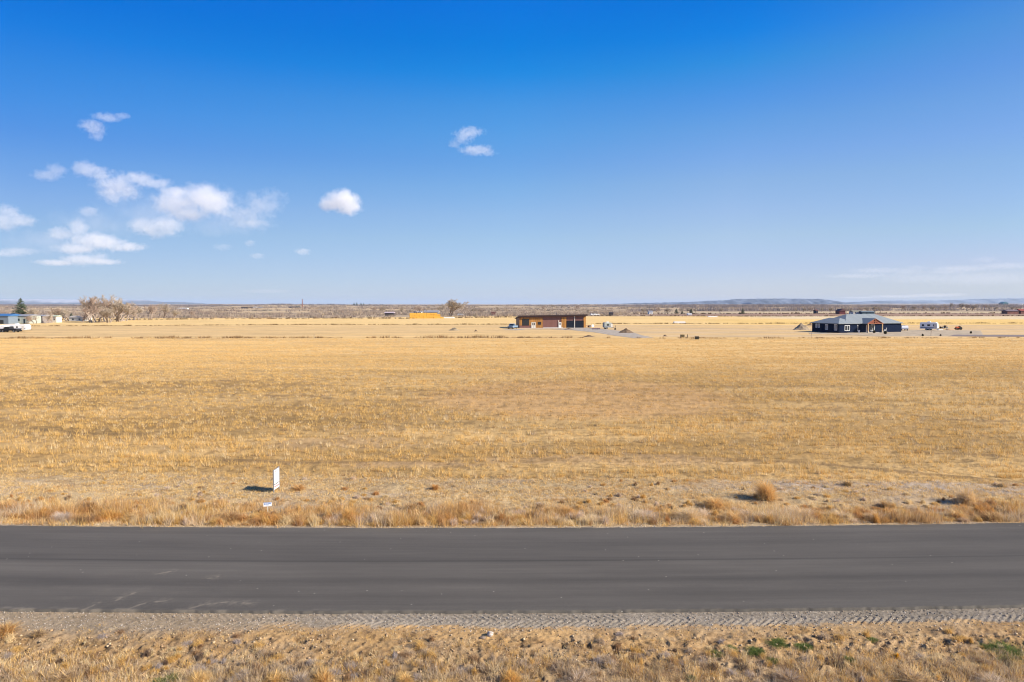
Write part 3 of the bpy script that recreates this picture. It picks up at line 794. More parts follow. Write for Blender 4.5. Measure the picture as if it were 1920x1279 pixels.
for px, py, w, h, cols, n_, lab in (
    (1437, 934, 1.9, .95, [OR, TA, TA], 900, 'tallest rust gold bush at the edge of the field, right of centre'),
    (1812, 941, 1.6, .80, [TA, PK, TA], 700, 'upright tan bush beyond the road near the right edge'),
    (1340, 946, 1.9, .50, [TA, TA, OR], 600, 'broad low straw bush left of the tallest rust gold bush'),
    (816, 916, .65, .26, [OR, RUST], 260, 'small bright rust bush alone on the bare strip beside the stubble'),
    (165, 950, 1.3, .42, [OR, DK, RUST], 420, 'rust brown bush behind the road, nearest to it the white feathery patch'),
    (12, 952, 1.5, .48, [OR, TA], 420, 'golden bush beyond the road cut by the left edge'),
    (1292, 968, 1.8, .50, [PK, PALE, TA], 700, 'big pale straw bush at the far road edge, first right of centre'),
    (1375, 970, 1.7, .50, [PALE, TA, OR], 700, 'big pale gold bush at the far road edge below the tallest rust gold bush'),
    (1438, 972, 1.5, .45, [PALE, PK], 600, 'whitish straw bush touching the road edge right of the big pale gold bush'),
    (1575, 968, 1.8, .42, [TA, PK, PALE], 650, 'long low straw bush at the far road edge left of the rusty right corner bushes'),
    (1645, 970, 1.5, .38, [PK, TA, RUST], 520, 'pinkish straw bush next to the dark flattened bush'),
    (1795, 968, 1.5, .40, [PALE, TA], 520, 'pale straw bush below the upright tan bush'),
    (560, 972, 1.7, .42, [RUST, TA, TA], 560, 'brownish tan bush at the road edge below the small blue sign'),
    (430, 970, 1.8, .45, [RUST, TA, BROWN], 560, 'brown tan bush at the far road edge left of the small blue sign'),
    (260, 968, 1.7, .45, [RUST, TA, TA], 560, 'reddish tan bush at the far road edge right of the white feathery patch'),
    (1115, 976, 1.6, .36, [PALE, PK], 520, 'whitish straw bush at the road edge below the dark brown tangled bush'),
    (118, 972, 1.3, .40, [PK, (.62, .54, .47)], 500, 'whitish feathery bush beside the far road edge at left'),
    (342, 949, .7, .28, [DK, BROWN], 260, 'small dark brown bush between the feathery bush and the white sign'),
    (1132, 962, .9, .32, [DK, BROWN, RUST], 300, 'dark brown tangled bush beyond the road right of centre'),
    (1013, 949, .8, .26, [DK, GREY], 260, 'greyish dark tuft left of the dark brown tangled bush'),
    (655, 972, 1.2, .50, [GOLD, OR], 480, 'bright golden bush at the far road edge, first left of centre'),
    (745, 975, 2.0, .50, [RUST, OR, TA], 700, 'wide rusty orange bush at the far road edge left of centre'),
    (775, 952, 1.2, .36, [RUST, DK, TA], 380, 'rusty bush behind the wide rusty orange bush'),
    (868, 952, .9, .42, [OR, RUST, TA], 340, 'upright rust bush just right of the rusty pair'),
    (1065, 958, 1.1, .36, [OR, TA], 340, 'orange straw bush left of the dark brown tangled bush'),
    (1210, 966, 1.7, .42, [PK, (.64, .52, .38)], 600, 'pale pinkish bush beyond the road right of the dark tangled bush'),
    (1505, 966, 1.9, .45, [PK, TA], 600, 'pale straw bush at the far road edge below the tallest rust gold bush'),
    (1662, 946, .9, .30, [DK, RUST, TA], 300, 'dark low bush on the bare strip at right'),
    (1730, 972, 1.4, .30, [DK, BROWN, RUST], 420, 'dark flattened bush close to the far road edge at right'),
    (1855, 972, 1.5, .38, [RUST, DK, TA], 420, 'rusty bush at the far road edge near the right corner'),
    (1880, 912, .9, .28, [TA, GREY], 260, 'grey tan bush at the field edge by the right edge of the photo'),
    (1590, 910, .9, .30, [DK, TA], 200, 'low olive brown tuft at the field edge right of the tallest bush'),
    (560, 918, 1.1, .28, [OR, RUST, TA], 330, 'flat orange bush just right of the white sign'),
    (8, 1180, 1.0, .34, [OR, TA, BROWN], 420, 'orange straw bush on the near verge at the left edge'),
    (72, 1183, .6, .18, [DK, TA, GREY], 240, 'small dark tuft near the left edge of the near verge'),
    (958, 1262, .75, .26, [GOLD, OR, (.64, .40, .12)], 420, 'brightest golden tuft at the bottom, centre'),
    (372, 1268, 1.0, .30, [GOLD, TA], 460, 'golden bush just right of the green weed at bottom left'),
    (514, 1265, .8, .26, [GOLD, TA], 380, 'golden tuft above the red scrap'),
    (602, 1262, .8, .28, [OR, GOLD, TA], 380, 'orange gold bush at the bottom, second right of the red scrap'),
    (758, 1262, .7, .22, [TA, GOLD], 300, 'straw tuft at the bottom between two golden tufts'),
    (560, 1266, .8, .24, [GREY, (.5, .42, .35)], 360, 'grey bush between the two golden tufts at bottom left'),
    (452, 1258, .7, .22, [GREY, (.5, .42, .35)], 320, 'grey bush right of the golden bush at bottom left'),
    (118, 1258, 1.1, .24, [GREY, BROWN, TA], 420, 'grey brown bush at the bottom near the left corner'),
    (1480, 1262, 1.1, .26, [(.5, .40, .32), GREY, BROWN], 460, 'dusky mauve grey bush at the bottom right of centre'),
    (1710, 1262, 1.2, .26, [BROWN, GREY, TA], 460, 'brown grey bush at the bottom below the yellow flower'),
    (1245, 1242, .9, .20, [GREY, DK, TA], 340, 'dark grey tuft at the bottom between centre and right'),
    (1085, 1266, 1.1, .24, [GREY, PK, BROWN], 420, 'grey straw bush right of the brightest golden tuft'),
    (1860, 1268, 1.0, .24, [PK, GREY], 400, 'pale grey bush in the bottom right corner'),
):
    if h > .0:
        shrub('dry_shrub', px, py, w, h * 1.1, cols, int(n_ * 1.9), lab, 'shrub', G1)
GRN, GR2, GR3 = (.13, .18, .035), (.22, .25, .07), (.08, .12, .03)
G2 = 'green weeds on the near verge'
for px, py, w, h, lab in (
    (312, 1266, .60, .30, 'dark green weed clump at the bottom edge on the left'),
    (1893, 1212, .95, .20, 'largest bright green weed patch by the right edge'),
    (1862, 1204, .42, .12, 'small green sprig touching the left of the largest green patch'),
    (1343, 1215, .34, .10, 'green sprig at the left end of the green group right of centre'),
    (1372, 1207, .24, .08, 'faint green sprig second from left in the green group'),
    (1418, 1213, .42, .12, 'dark green sprig in the middle of the green group'),
    (1456, 1196, .45, .10, 'flat pale green sprig at the back of the green group'),
    (1508, 1203, .42, .13, 'green sprig at the right end of the green group'),
    (1448, 1228, .30, .10, 'low green sprig at the front of the green group'),
    (1592, 1226, .26, .12, 'dark green tuft alone between the green group and the yellow flower'),
    (1637, 1190, .26, .07, 'tiny green sprig near the gravel, left of the right patch'),
    (1297, 1259, .24, .10, 'small dull green sprig near the bottom right of centre')):
    shrub('green_weed', px, py, w * 1.6, h * .65, [GRN, GR2, GR3], int(260 + 500 * w), lab, 'weed', G2, blade=0.016, droop=0.1)
shrub('yellow_flower', 1682, 1222, .17, .14, [(.75, .38, .03), (.7, .45, .03)], 60, 'small yellow orange flower clump on the near verge at right', 'flower', None, blade=0.03)

# pale rock and red scrap
def rock(name, px, py, r, col, label, cat, squash=0.7):
    import bmesh
    bm = bmesh.new(); bmesh.ops.create_icosphere(bm, subdivisions=3, radius=1)
    sd_ = random.randint(0, 9999)
    for v in bm.verts:
        k = 0.75 + 0.5 * float(fbm(np.array([v.co.x * 1.3 + 5]), np.array([v.co.y * 1.3 + v.co.z * 2.1]), sd_, 3)[0])
        v.co = Vector((v.co.x * r * k * 1.15, v.co.y * r * k, v.co.z * r * k * squash))
    me = bpy.data.meshes.new(name); bm.to_mesh(me); bm.free()
    me.materials.append(mat(name + '_stone', col, .85, var=.25, scale=9, bump=.4))
    o = bpy.data.objects.new(name, me); COL.objects.link(o)
    o.location = onG(px, py, r * squash * 0.55)
    return tag(o, label, cat)
rock('rock', 919, 1184, .085, (.42, .36, .30), 'pale fist sized rock by itself at the edge of the gravel', 'rock', .95)
rock('rock', 905, 1188, .07, (.20, .15, .11), 'dark clod touching the left of the pale rock', 'rock', .5)
e = MB()
e.prism([(-.07, 0), (.075, 0.005), (.06, .07), (.01, .10), (-.05, .06)], -.045, .05)
o_ = e.build('plastic_scrap', mat('red_plastic', (.62, .02, .015), .4), None, onG(469, 1278, 0.0), 0.4)
tag(o_, 'small red plastic scrap at the very bottom of the verge', 'litter')
# ================================================================ SHARED MATERIALS
M_MAROON = striped('maroon_ribbed_metal', (.185, .088, .072), (.13, .06, .05), 0, .3, .5)
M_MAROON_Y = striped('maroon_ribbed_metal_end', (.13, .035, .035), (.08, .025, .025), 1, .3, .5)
M_CEDAR = striped('cedar_boards', (.38, .18, .045), (.14, .065, .02), 0, .32, .7, .14, .45)
M_ROOFDK = mat('dark_brown_metal', (.035, .018, .016), .5)
M_GLASSDK = mat('dark_glass', (.012, .020, .028), .12, spec=.6)
M_WHITE = mat('white_paint', (.78, .77, .74), .5, var=.04)
M_CREAM = mat('cream_paint', (.62, .58, .50), .6, var=.06)
M_NAVY = striped('navy_lap_siding', (.010, .017, .040), (.005, .008, .02), 2, .2, .9)
M_NAVY.node_tree.nodes['Principled BSDF'].inputs['Specular IOR Level'].default_value = .04
M_SHINGLE = striped('slate_grey_roof', (.215, .24, .25), (.155, .17, .18), 0, .4, .7, .08, .12)
M_SHINGLE.node_tree.nodes['Principled BSDF'].inputs['Specular IOR Level'].default_value = .1
M_TIMBER = mat('stained_timber', (.27, .095, .04), .6, var=.2)
M_REDWOOD = mat('red_brown_timber', (.22, .055, .03), .6, var=.25)
M_BLACK = mat('black_rubber', (.015, .015, .016), .8)
M_STEEL = mat('galvanised_steel', (.42, .43, .44), .4, metal=.6)
M_CONC = mat('concrete', (.42, .38, .33), .9, bump=.2)
M_GRAVEL = mat('driveway_gravel', (.33, .28, .22), .95, var=.3, scale=.8, bump=.5)
M_DIRT = mat('heaped_soil', (.14, .095, .06), .95, var=.35, scale=1.2, bump=.6)
M_TWIG = mat('grey_brown_twigs', (.37, .30, .22), .85, var=.25, scale=.6)
M_TWIGR = mat('reddish_twigs', (.34, .25, .185), .85, var=.25, scale=.6)
M_BARK = mat('bark', (.30, .24, .19), .9, var=.3, scale=2)
M_NEEDLE = mat('dark_green_needles', (.045, .065, .028), .85, var=.45, scale=1.5)
M_BALE = mat('golden_hay', (.60, .33, .05), .9, var=.28, scale=1.6, bump=.4)

# ================================================================ SIGNS
# tall white property sign: a board seen nearly edge on, facing the road to the right
p = onG(513, 924)
q_ang = math.atan2(.66, .015)
s = empty('property_sign', p, q_ang, 'tall white property sign board standing edge on at the edge of the field', 'sign')
MB().box(.375, 0, .575, .66, .02, .90).build('panel', M_WHITE, s)
for x in (.025, .725):
    MB().box(x, 0, .53, .045, .045, 1.10).build('post', M_STEEL, s)
M_INK = mat('dark_print', (.05, .045, .07), .5); M_PINK = mat('red_print', (.50, .10, .12), .5); M_BLUE = mat('blue_print', (.05, .17, .42), .5)
MB().box(.375, -.0125, .36, .655, .003, .05).build('printed_band', M_INK, s)
MB().box(.375, -.0125, .265, .60, .003, .03).build('printed_line', M_PINK, s)
MB().box(.42, -.0125, .225, .50, .003, .03).build('printed_line', M_INK, s)
MB().box(.04, -.004, .575, .03, .03, .92).build('side_rail', M_STEEL, s)
MB().box(.71, -.004, .575, .03, .03, .92).build('side_rail', M_STEEL, s)
MB().box(.30, -.0125, .86, .34, .003, .03).build('printed_line', M_INK, s)
MB().box(.375, 0, 1.045, .66, .035, .03).build('top_rail', M_STEEL, s)
MB().box(.375, -.0125, .95, .50, .003, .035).build('printed_line', M_PINK, s)
# a small blue and white lot sign on a stake
p = onG(502, 955)
s = empty('lot_sign', p, R(14), 'small blue and white sign on a short wooden stake in front of the tall sign', 'sign')
MB().box(0, 0, .14, .035, .02, .30).build('stake', mat('pale_wood', (.62, .55, .42), .7), s)
MB().box(0, -.014, .34, .34, .008, .17).build('panel', M_WHITE, s)
for x, z, w, h in ((-.11, .36, .055, .06), (-.03, .35, .03, .10), (.02, .36, .035, .05), (.02, .31, .06, .02), (.09, .37, .10, .03)):
    MB().box(x, -.0195, z, w, .002, h).build('blue_mark', M_BLUE, s)
MB().box(0, -.0195, .417, .33, .002, .014).build('blue_border', M_BLUE, s)

# ================================================================ SHOP
ang = math.atan2(2.9, 25.0)
p = onG(974, 615.2)
SHP = p.copy()
shop = empty('metal_shop', p, ang, 'long maroon metal and cedar shop building with sloping roof and two dark bays', 'building')
Lw, Dp = 25.3, 10.5
def uz(X): return (X - 250) / (1155 - 250) * Lw
hl_, hr_ = 4.55, 5.0
def wall_seg(name, X0, X1, m, z0=0.0, z1=None, yy=0.0):
    x0, x1 = uz(X0), uz(X1)
    t0 = hl_ + (hr_ - hl_) * x0 / Lw if z1 is None else z1; t1 = hl_ + (hr_ - hl_) * x1 / Lw if z1 is None else z1
    return MB().prism([(x0, z0), (x1, z0), (x1, t1), (x0, t0)], yy, yy + .15).build(name, m, shop)
wall_seg('front_wall', 250, 1155, M_MAROON, 0, None, .16)
wall_seg('cedar_cladding', 250, 565, M_CEDAR, 1.0, 3.95)
wall_seg('wainscot', 250, 400, M_MAROON, 0, .98)
wall_seg('cedar_cladding', 466, 565, M_CEDAR, .0, .97)
wall_seg('cedar_cladding', 820, 888, M_CEDAR, 0, 4.1)
wall_seg('cedar_cladding', 1122, 1155, M_CEDAR, 0, 4.25)
# side, back and roof
MB().prism([(-.001, 0), (.15, 0), (.15, 3.3), (-.001, 3.3)], .17, Dp).add([(0, .17, 3.3), (0, Dp, 3.3), (0, Dp, 3.35), (0, .17, 4.5)], [(0, 3, 2, 1)]).build('end_wall', M_MAROON_Y, shop)
MB().add([(Lw, .17, 0), (Lw, Dp, 0), (Lw, Dp, 3.7), (Lw, .17, 4.95), (Lw - .15, .17, 0), (Lw - .15, Dp, 0), (Lw - .15, Dp, 3.7), (Lw - .15, .17, 4.95)],
         [(0, 1, 2, 3), (7, 6, 5, 4), (0, 3, 7, 4), (1, 5, 6, 2)]).build('end_wall', M_MAROON_Y, shop)
MB().bx(.15, Lw - .15, Dp - .15, Dp - .01, 0, 3.3).build('back_wall', M_MAROON, shop)
z0l, z0r = hl_ + .02, hr_ + .02
MB().add([(-.5, -.8, z0l + .1), (Lw + .5, -.8, z0r + .1), (Lw + .5, Dp + .4, z0r - 1.2), (-.5, Dp + .4, z0l - 1.15),
          (-.5, -.8, z0l - .38), (Lw + .5, -.8, z0r - .38), (Lw + .5, Dp + .4, z0r - 1.4), (-.5, Dp + .4, z0l - 1.35)],
         [(0, 1, 2, 3), (7, 6, 5, 4), (0, 4, 5, 1), (1, 5, 6, 2), (2, 6, 7, 3), (3, 7, 4, 0)]).build('roof', M_ROOFDK, shop)
def opening(name, X0, X1, z0, z1, m, yy=-.04, fr=None, bars=0):
    x0, x1 = uz(X0), uz(X1)
    o = MB().bx(x0, x1, yy, yy + .06, z0, z1).build(name, m, shop)
    if fr:
        f = MB()
        for a in ((x0 - .09, x0, z0, z1), (x1, x1 + .09, z0, z1), (x0 - .09, x1 + .09, z1, z1 + .09), (x0 - .09, x1 + .09, z0 - .09, z0)):
            f.bx(a[0], a[1], yy - .03, yy + .07, a[2], a[3])
        for k in range(bars):
            xx = x0 + (x1 - x0) * (k + 1) / (bars + 1); f.bx(xx - .03, xx + .03, yy - .02, yy - .005, z0, z1)
        f.build('frame', fr, o)
    return o
opening('window', 290, 376, 1.05, 3.35, M_GLASSDK, fr=M_ROOFDK, bars=1)
opening('window', 503, 540, 1.35, 2.2, M_GLASSDK, fr=M_ROOFDK)
d = opening('double_door', 414, 466, .02, 2.1, M_CREAM, fr=M_CREAM)
for X0, X1 in ((424, 436), (445, 457)):
    MB().bx(uz(X0), uz(X1), -.055, -.045, 1.05, 1.95).build('pane', M_GLASSDK, d)
MB().bx(uz(440) - .02, uz(440) + .02, -.052, -.043, .05, 2.05).build('joint', M_BLACK, d)
d = opening('entry_door', 785, 816, .02, 2.1, M_WHITE, fr=M_CREAM)
MB().bx(uz(793), uz(808), -.055, -.045, 1.0, 1.9).build('pane', M_GLASSDK, d)
wall_seg('door_surround', 776, 784, M_CREAM, 0, 2.9, .02)
M_BAY = striped('dark_roller_door', (.010, .013, .022), (.004, .005, .010), 2, .55, .4)
opening('roller_door', 893, 990, .0, 2.65, M_BAY, fr=M_ROOFDK)
opening('roller_door', 1012, 1122, .0, 2.65, M_BAY, fr=M_ROOFDK)
MB().bx(uz(996), uz(1004), -.06, .0, 0, hr_ - .55).build('bay_post', M_CREAM, shop)
MB().bx(-.3, Lw + .3, -1.4, .0, -.12, .06).build('concrete_apron', M_CONC, shop)
MB().box(uz(700), -.7, .12, 7.5, .5, .1).build('step', M_WHITE, shop)

# ================================================================ HOUSE
ang = math.atan2(.287, .958)
p = at(1572.5, 624.3); p.z = -.02
house = empty('ranch_house', p, ang, 'dark navy ranch house with grey hip roof and timber gable porch', 'house')
FW = 24.6
def hip(name, x0, x1, y0, y1, ze, rise, m, over=.45, thick=.18, along='x'):
    x0 -= over; x1 += over; y0 -= over; y1 += over
    if along == 'x':
        r = (y1 - y0) / 2; A, B = (x0 + r, (y0 + y1) / 2), (x1 - r, (y0 + y1) / 2)
    else:
        r = (x1 - x0) / 2; A, B = ((x0 + x1) / 2, y0 + r), ((x0 + x1) / 2, y1 - r)
    v = [(x0, y0, ze), (x1, y0, ze), (x1, y1, ze), (x0, y1, ze), (A[0], A[1], ze + rise), (B[0], B[1], ze + rise)]
    v += [(x0, y0, ze - thick), (x1, y0, ze - thick), (x1, y1, ze - thick), (x0, y1, ze - thick)]
    if along == 'x': f = [(0, 1, 5, 4), (1, 2, 5), (2, 3, 4, 5), (3, 0, 4)]
    else: f = [(0, 1, 4), (1, 2, 5, 4), (2, 3, 5), (3, 0, 4, 5)]
    f += [(6, 7, 1, 0), (7, 8, 2, 1), (8, 9, 3, 2), (9, 6, 0, 3), (9, 8, 7, 6)]
    return MB().add(v, f).build(name, m, house)
MB().bx(2.6, FW, .25, 11.0, 0, 2.82).build('main_wall', M_NAVY, house)
MB().bx(0, 7.0, 0.0, 11.7, -.2, 2.78).build('wing_wall', M_NAVY, house)
hip('main_roof', 2.6, FW, .25, 11.3, 2.98, 2.75, M_SHINGLE)
hip('wing_roof', 0.0, 7.2, 0.05, 11.8, 2.94, 1.62, M_SHINGLE, along='y')
def hwin(x0, x1, z0, z1, y=0.0, parts=1, name='window'):
    o = MB().bx(x0, x1, y - .03, y + .05, z0, z1).build(name, M_GLASSDK, house)
    f = MB(); t = .13
    for a in ((x0 - t, x0, z0, z1), (x1, x1 + t, z0, z1), (x0 - t, x1 + t, z1, z1 + t), (x0 - t, x1 + t, z0 - t, z0)):
        f.bx(a[0], a[1], y - .07, y + .06, a[2], a[3])
    for k in range(parts - 1):
        xx = x0 + (x1 - x0) * (k + 1) / parts; f.bx(xx - .05, xx + .05, y - .06, y - .031, z0, z1)
    f.build('frame', M_WHITE, o)
    return o
def fx_(X):   # front: photo crop column -> metres along the facade
    px = 1500 + X / 8.727
    d = ray(px, 615); a = Vector((d.x, d.y)); o = Vector((p.x, p.y)); e = Vector((math.cos(ang), math.sin(ang)))
    # solve  t*a = o + s*e
    det = a.x * -e.y + e.x * a.y
    return (a.x * o.y - a.y * o.x) / -det * -1 if False else ((o.x * a.y - o.y * a.x) / (e.y * a.x - e.x * a.y))
hwin(fx_(735), fx_(808), .75, 2.2, .0, 2)
hwin(fx_(914), fx_(952), .75, 2.3, .25, 1)
hwin(fx_(1172), fx_(1226), .55, 2.35, .25, 2)
# left side wall windows (facing the shaded side)
def sx_(X):
    px = 1500 + X / 8.727
    d = ray(px, 615); a = Vector((d.x, d.y)); o = Vector((p.x, p.y)); e = Vector((-math.sin(ang), math.cos(ang)))
    return (o.x * a.y - o.y * a.x) / (e.y * a.x - e.x * a.y)
for X0, X1, z0, z1, n_ in ((262, 278, 1.5, 2.5, 1), (300, 320, 1.5, 2.5, 1), (418, 452, 1.0, 2.4, 1), (566, 603, .9, 2.5, 1)):
    ya, yb = sx_(X1), sx_(X0)
    o = MB().bx(-.04, .03, ya, yb, z0, z1).build('window', M_GLASSDK, house)
    f = MB(); t = .14
    for a in ((ya - t, ya, z0, z1), (yb, yb + t, z0, z1), (ya - t, yb + t, z1, z1 + t), (ya - t, yb + t, z0 - t, z0)):
        f.bx(-.08, .04, a[0], a[1], a[2], a[3])
    f.bx(-.07, -.041, (ya + yb) / 2 - .06, (ya + yb) / 2 + .06, z0, z1)
    f.build('frame', M_WHITE, o)
# porch
gx0, gx1 = fx_(1015), fx_(1268); gc = (gx0 + gx1) / 2; gw = (gx1 - gx0) / 2
yf = -2.2
MB().add([(gx0 - .2, yf, 2.9), (gc, yf, 4.55), (gx1 + .2, yf, 2.9), (gx0 - .2, 4.4, 2.9), (gc, 4.4, 4.55), (gx1 + .2, 4.4, 2.9),
          (gx0 - .2, yf, 2.75), (gc, yf, 4.38), (gx1 + .2, yf, 2.75), (gx0 - .2, 1.2, 2.75), (gc, 4.4, 4.38), (gx1 + .2, 1.2, 2.75)],
         [(0, 1, 4, 3), (1, 2, 5, 4), (0, 6, 7, 1), (1, 7, 8, 2), (0, 3, 9, 6), (2, 8, 11, 5), (6, 9, 10, 7), (7, 10, 11, 8)]).build('porch_roof', M_SHINGLE, house)
tr = MB()
tr.prism([(gx0, 2.78), (gx1, 2.78), (gx1, 2.95), (gx0, 2.95)], yf - .06, yf + .12)
tr.prism([(gc - .09, 2.95), (gc + .09, 2.95), (gc + .09, 4.3), (gc - .09, 4.3)], yf - .05, yf + .11)
for s_ in (-1, 1):
    tr.tube((gc + s_ * (gw + .15), yf + .02, 2.84), (gc, yf + .02, 4.44), .10, .10, 4)
    tr.tube((gc + s_ * gw * .5, yf + .02, 2.9), (gc + s_ * .05, yf + .02, 3.7), .06, .06, 4)
tr.build('truss', M_TIMBER, house)
MB().prism([(gx0 + .1, 2.8), (gx1 - .1, 2.8), (gc, 4.35)], yf + .16, yf + .26).build('gable_panel', M_REDWOOD, house)
for x in (gx0 + .25, gx1 - .25):
    o = MB().box(x, yf + .05, 1.55, .24, .24, 2.5).build('porch_post', mat('tan_timber', (.50, .34, .17), .7, var=.2), house)
    MB().box(x, yf + .05, .3, .5, .5, .75, taper=.9).build('post_base', mat('pale_stone', (.45, .38, .28), .9, var=.3, scale=5), o)
MB().bx(gx0, gx1, yf - .2, .2, -.05, .12).build('porch_slab', M_CONC, house)
d = MB().bx(gc - 1.1, gc - .15, .2, .26, .12, 2.3).build('front_door', M_REDWOOD, house)
MB().bx(gc - 1.22, gc - 1.1, .17, .26, .12, 2.4).bx(gc - .15, gc - .03, .17, .26, .12, 2.4).bx(gc - 1.22, gc - .03, .17, .26, 2.3, 2.42).build('frame', M_WHITE, d)
MB().bx(.3, .38, -.06, -.0, .1, 2.7).build('downpipe', M_NAVY, house)
MB().tube((fx_(1080), 6.6, 5.3), (fx_(1080), 6.6, 6.05), .12, .12, 8).build('roof_vent', M_STEEL, house)
def hloc(x, y, z=0.0):
    a = rot2(x, y, ang); return Vector((p.x + a[0], p.y + a[1], z))
# items before the house
o = MB().bx(-.3, .3, -.3, .3, .3, .42).bx(-.3, .3, .24, .3, .42, .95).bx(-.3, -.24, -.3, -.24, 0, .3).bx(.24, .3, -.3, -.24, 0, .3).bx(-.3, -.24, .24, .3, 0, .3).bx(.24, .3, .24, .3, 0, .3).build('porch_chair', M_WHITE, None, hloc(gx1 - .2, yf - 1.2), ang)
tag(o, 'white garden chair in front of the right porch post', 'chair')
o = MB().tube((0, 0, 0), (0, 0, .8), .25, .32, 10).build('planter_pot', M_WHITE, None, hloc(fx_(940), -.6), 0)
tag(o, 'white pot against the wall left of the porch', 'pot')
for X, h_ in ((1322, 1.2), (1385, 1.3)):
    o = MB().tube((0, 0, 0), (0, 0, h_), .07, .07, 8).box(0, 0, h_ + .06, .22, .22, .12).build('bollard_light', M_WHITE, None, hloc(fx_(X), -.7), 0)
    tag(o, 'slim white post with a cap against the dark right wall, ' + ('left one' if X < 1350 else 'right one') + ' of two', 'post', 'white posts by the dark wall')

# ================================================================ DRIVES AND PADS (thin real ground layers)
def pad(name, pxs, m, z=.02):
    P = [at(a, b) for a, b in pxs]
    c = sum((q for q in P), Vector()) / len(P)
    n_ = len(P); vs = []
    # soften the outline
    out = []
    for i in range(n_):
        a, b_ = P[i], P[(i + 1) % n_]
        for k in range(6):
            t = k / 6; q = a.lerp(b_, t)
            q = q + (q - c) * random.uniform(-.012, .012); out.append((q.x, q.y, z + H(q.x, q.y) * 0))
    o = MB().add(out + [(x, y, z - .3) for x, y, _ in out], [tuple(range(len(out)))] + [(i, i + len(out), (i + 1) % len(out) + len(out), (i + 1) % len(out)) for i in range(len(out))]).build(name, m)
    return tag(o, kind='structure')
pad('shop_drive', [(938, 618.6), (975, 616.3), (1060, 615.7), (1100, 614.2), (1125, 616.6), (1165, 620.5), (1190, 624.5), (1205, 629), (1225, 633), (1190, 634.2), (1150, 629), (1115, 623.2), (1075, 619.4), (1035, 617.5), (990, 617.5), (968, 619.4)], M_GRAVEL)
pad('house_pad', [(1515, 624), (1572, 625.4), (1640, 620.5), (1700, 619.5), (1745, 618.6), (1840, 620), (1842, 628), (1815, 630.5), (1740, 630), (1650, 631), (1605, 628.5), (1560, 627.3), (1520, 626.5)], mat('yard_gravel', (.36, .285, .19), .95, var=.3, scale=.5, bump=.4), .03)
pad('side_road', [(1790, 627.8), (1850, 628.4), (2300, 628.6), (2300, 632.2), (1850, 631.2), (1780, 630.6)], mat('side_road_tar', (.17, .135, .125), .9, var=.2, scale=.5), .05)

# ================================================================ DITCH AND FENCE LINES: dark weeds in long rows
def weed_line(name, pts, dens, h, wd, col, label, thick=.8, nb=10, gap=.3):
    P = [at(a, b) for a, b in pts]
    X_, Y_ = [], []
    for a, b_ in zip(P[:-1], P[1:]):
        L = (b_ - a).length; k = int(L * dens)
        t = RNG.uniform(0, 1, k)
        X_.append(a.x + (b_.x - a.x) * t); Y_.append(a.y + (b_.y - a.y) * t + RNG.normal(0, thick, k))
    X_ = np.concatenate(X_); Y_ = np.concatenate(Y_)
    k = fbm(X_ / 6, Y_ * 0, 131 + len(name), 3) > gap
    X_, Y_ = X_[k], Y_[k]
    hh = h * (.35 + 1.3 * vn(X_ / 3.0, Y_ * 0, 137))
    o = blades(name, X_, Y_, hh, wd, nb, pick(len(X_), col), .5, .4)
    return tag(o, label, 'weeds', kind='stuff')
DKW = [((.20, .125, .06), 4), ((.30, .18, .08), 3), ((.42, .27, .11), 2)]
weed_line('ditch_weeds', [(-260, 634.5), (0, 634.5), (300, 634), (600, 633.5), (960, 633), (1200, 634)], 3.2, .55, .10, DKW, 'dark brown weeds along the ditch behind the stubble field', .9)
weed_line('ditch_weeds', [(1200, 634.5), (1560, 634), (1920, 633.5), (2200, 633)], 2.0, .35, .10, DKW, 'thin dark weeds along the right end of the field', .8, gap=.42)
weed_line('field_line_weeds', [(-260, 612), (0, 612), (300, 610.5), (600, 609), (960, 608.5)], 2.6, .45, .16, [((.22, .14, .06), 3), ((.30, .20, .09), 2)], 'thin dark line of weeds between the two far left fields', .8, gap=.1)
weed_line('field_line_weeds', [(1098, 607.5), (1300, 607), (1540, 606.5), (1920, 606.3), (2200, 606)], 2.4, .45, .16, [((.26, .17, .07), 3), ((.34, .24, .10), 2)], 'thin dark line of weeds between the two far right fields', .8, gap=.1)
weed_line('field_end_weeds', [(-260, 602), (0, 601), (110, 600.4), (330, 599), (620, 597), (760, 597.4), (960, 595), (1100, 592.5), (1400, 593.5), (1920, 592.5), (2200, 592)], 1.3, .8, .35, [((.18, .12, .06), 3), ((.28, .19, .10), 2)], 'dark weeds along the far end of the fields', 1.2, gap=.2)
weed_line('far_ditch_weeds', [(1000, 588.8), (1300, 588.6), (1600, 588.0), (1920, 587.6), (2200, 587.6)], .8, 1.0, .7, [((.16, .10, .06), 3), ((.24, .15, .09), 2)], 'far dark ditch line beyond the brown fields at right', 2, gap=.15)

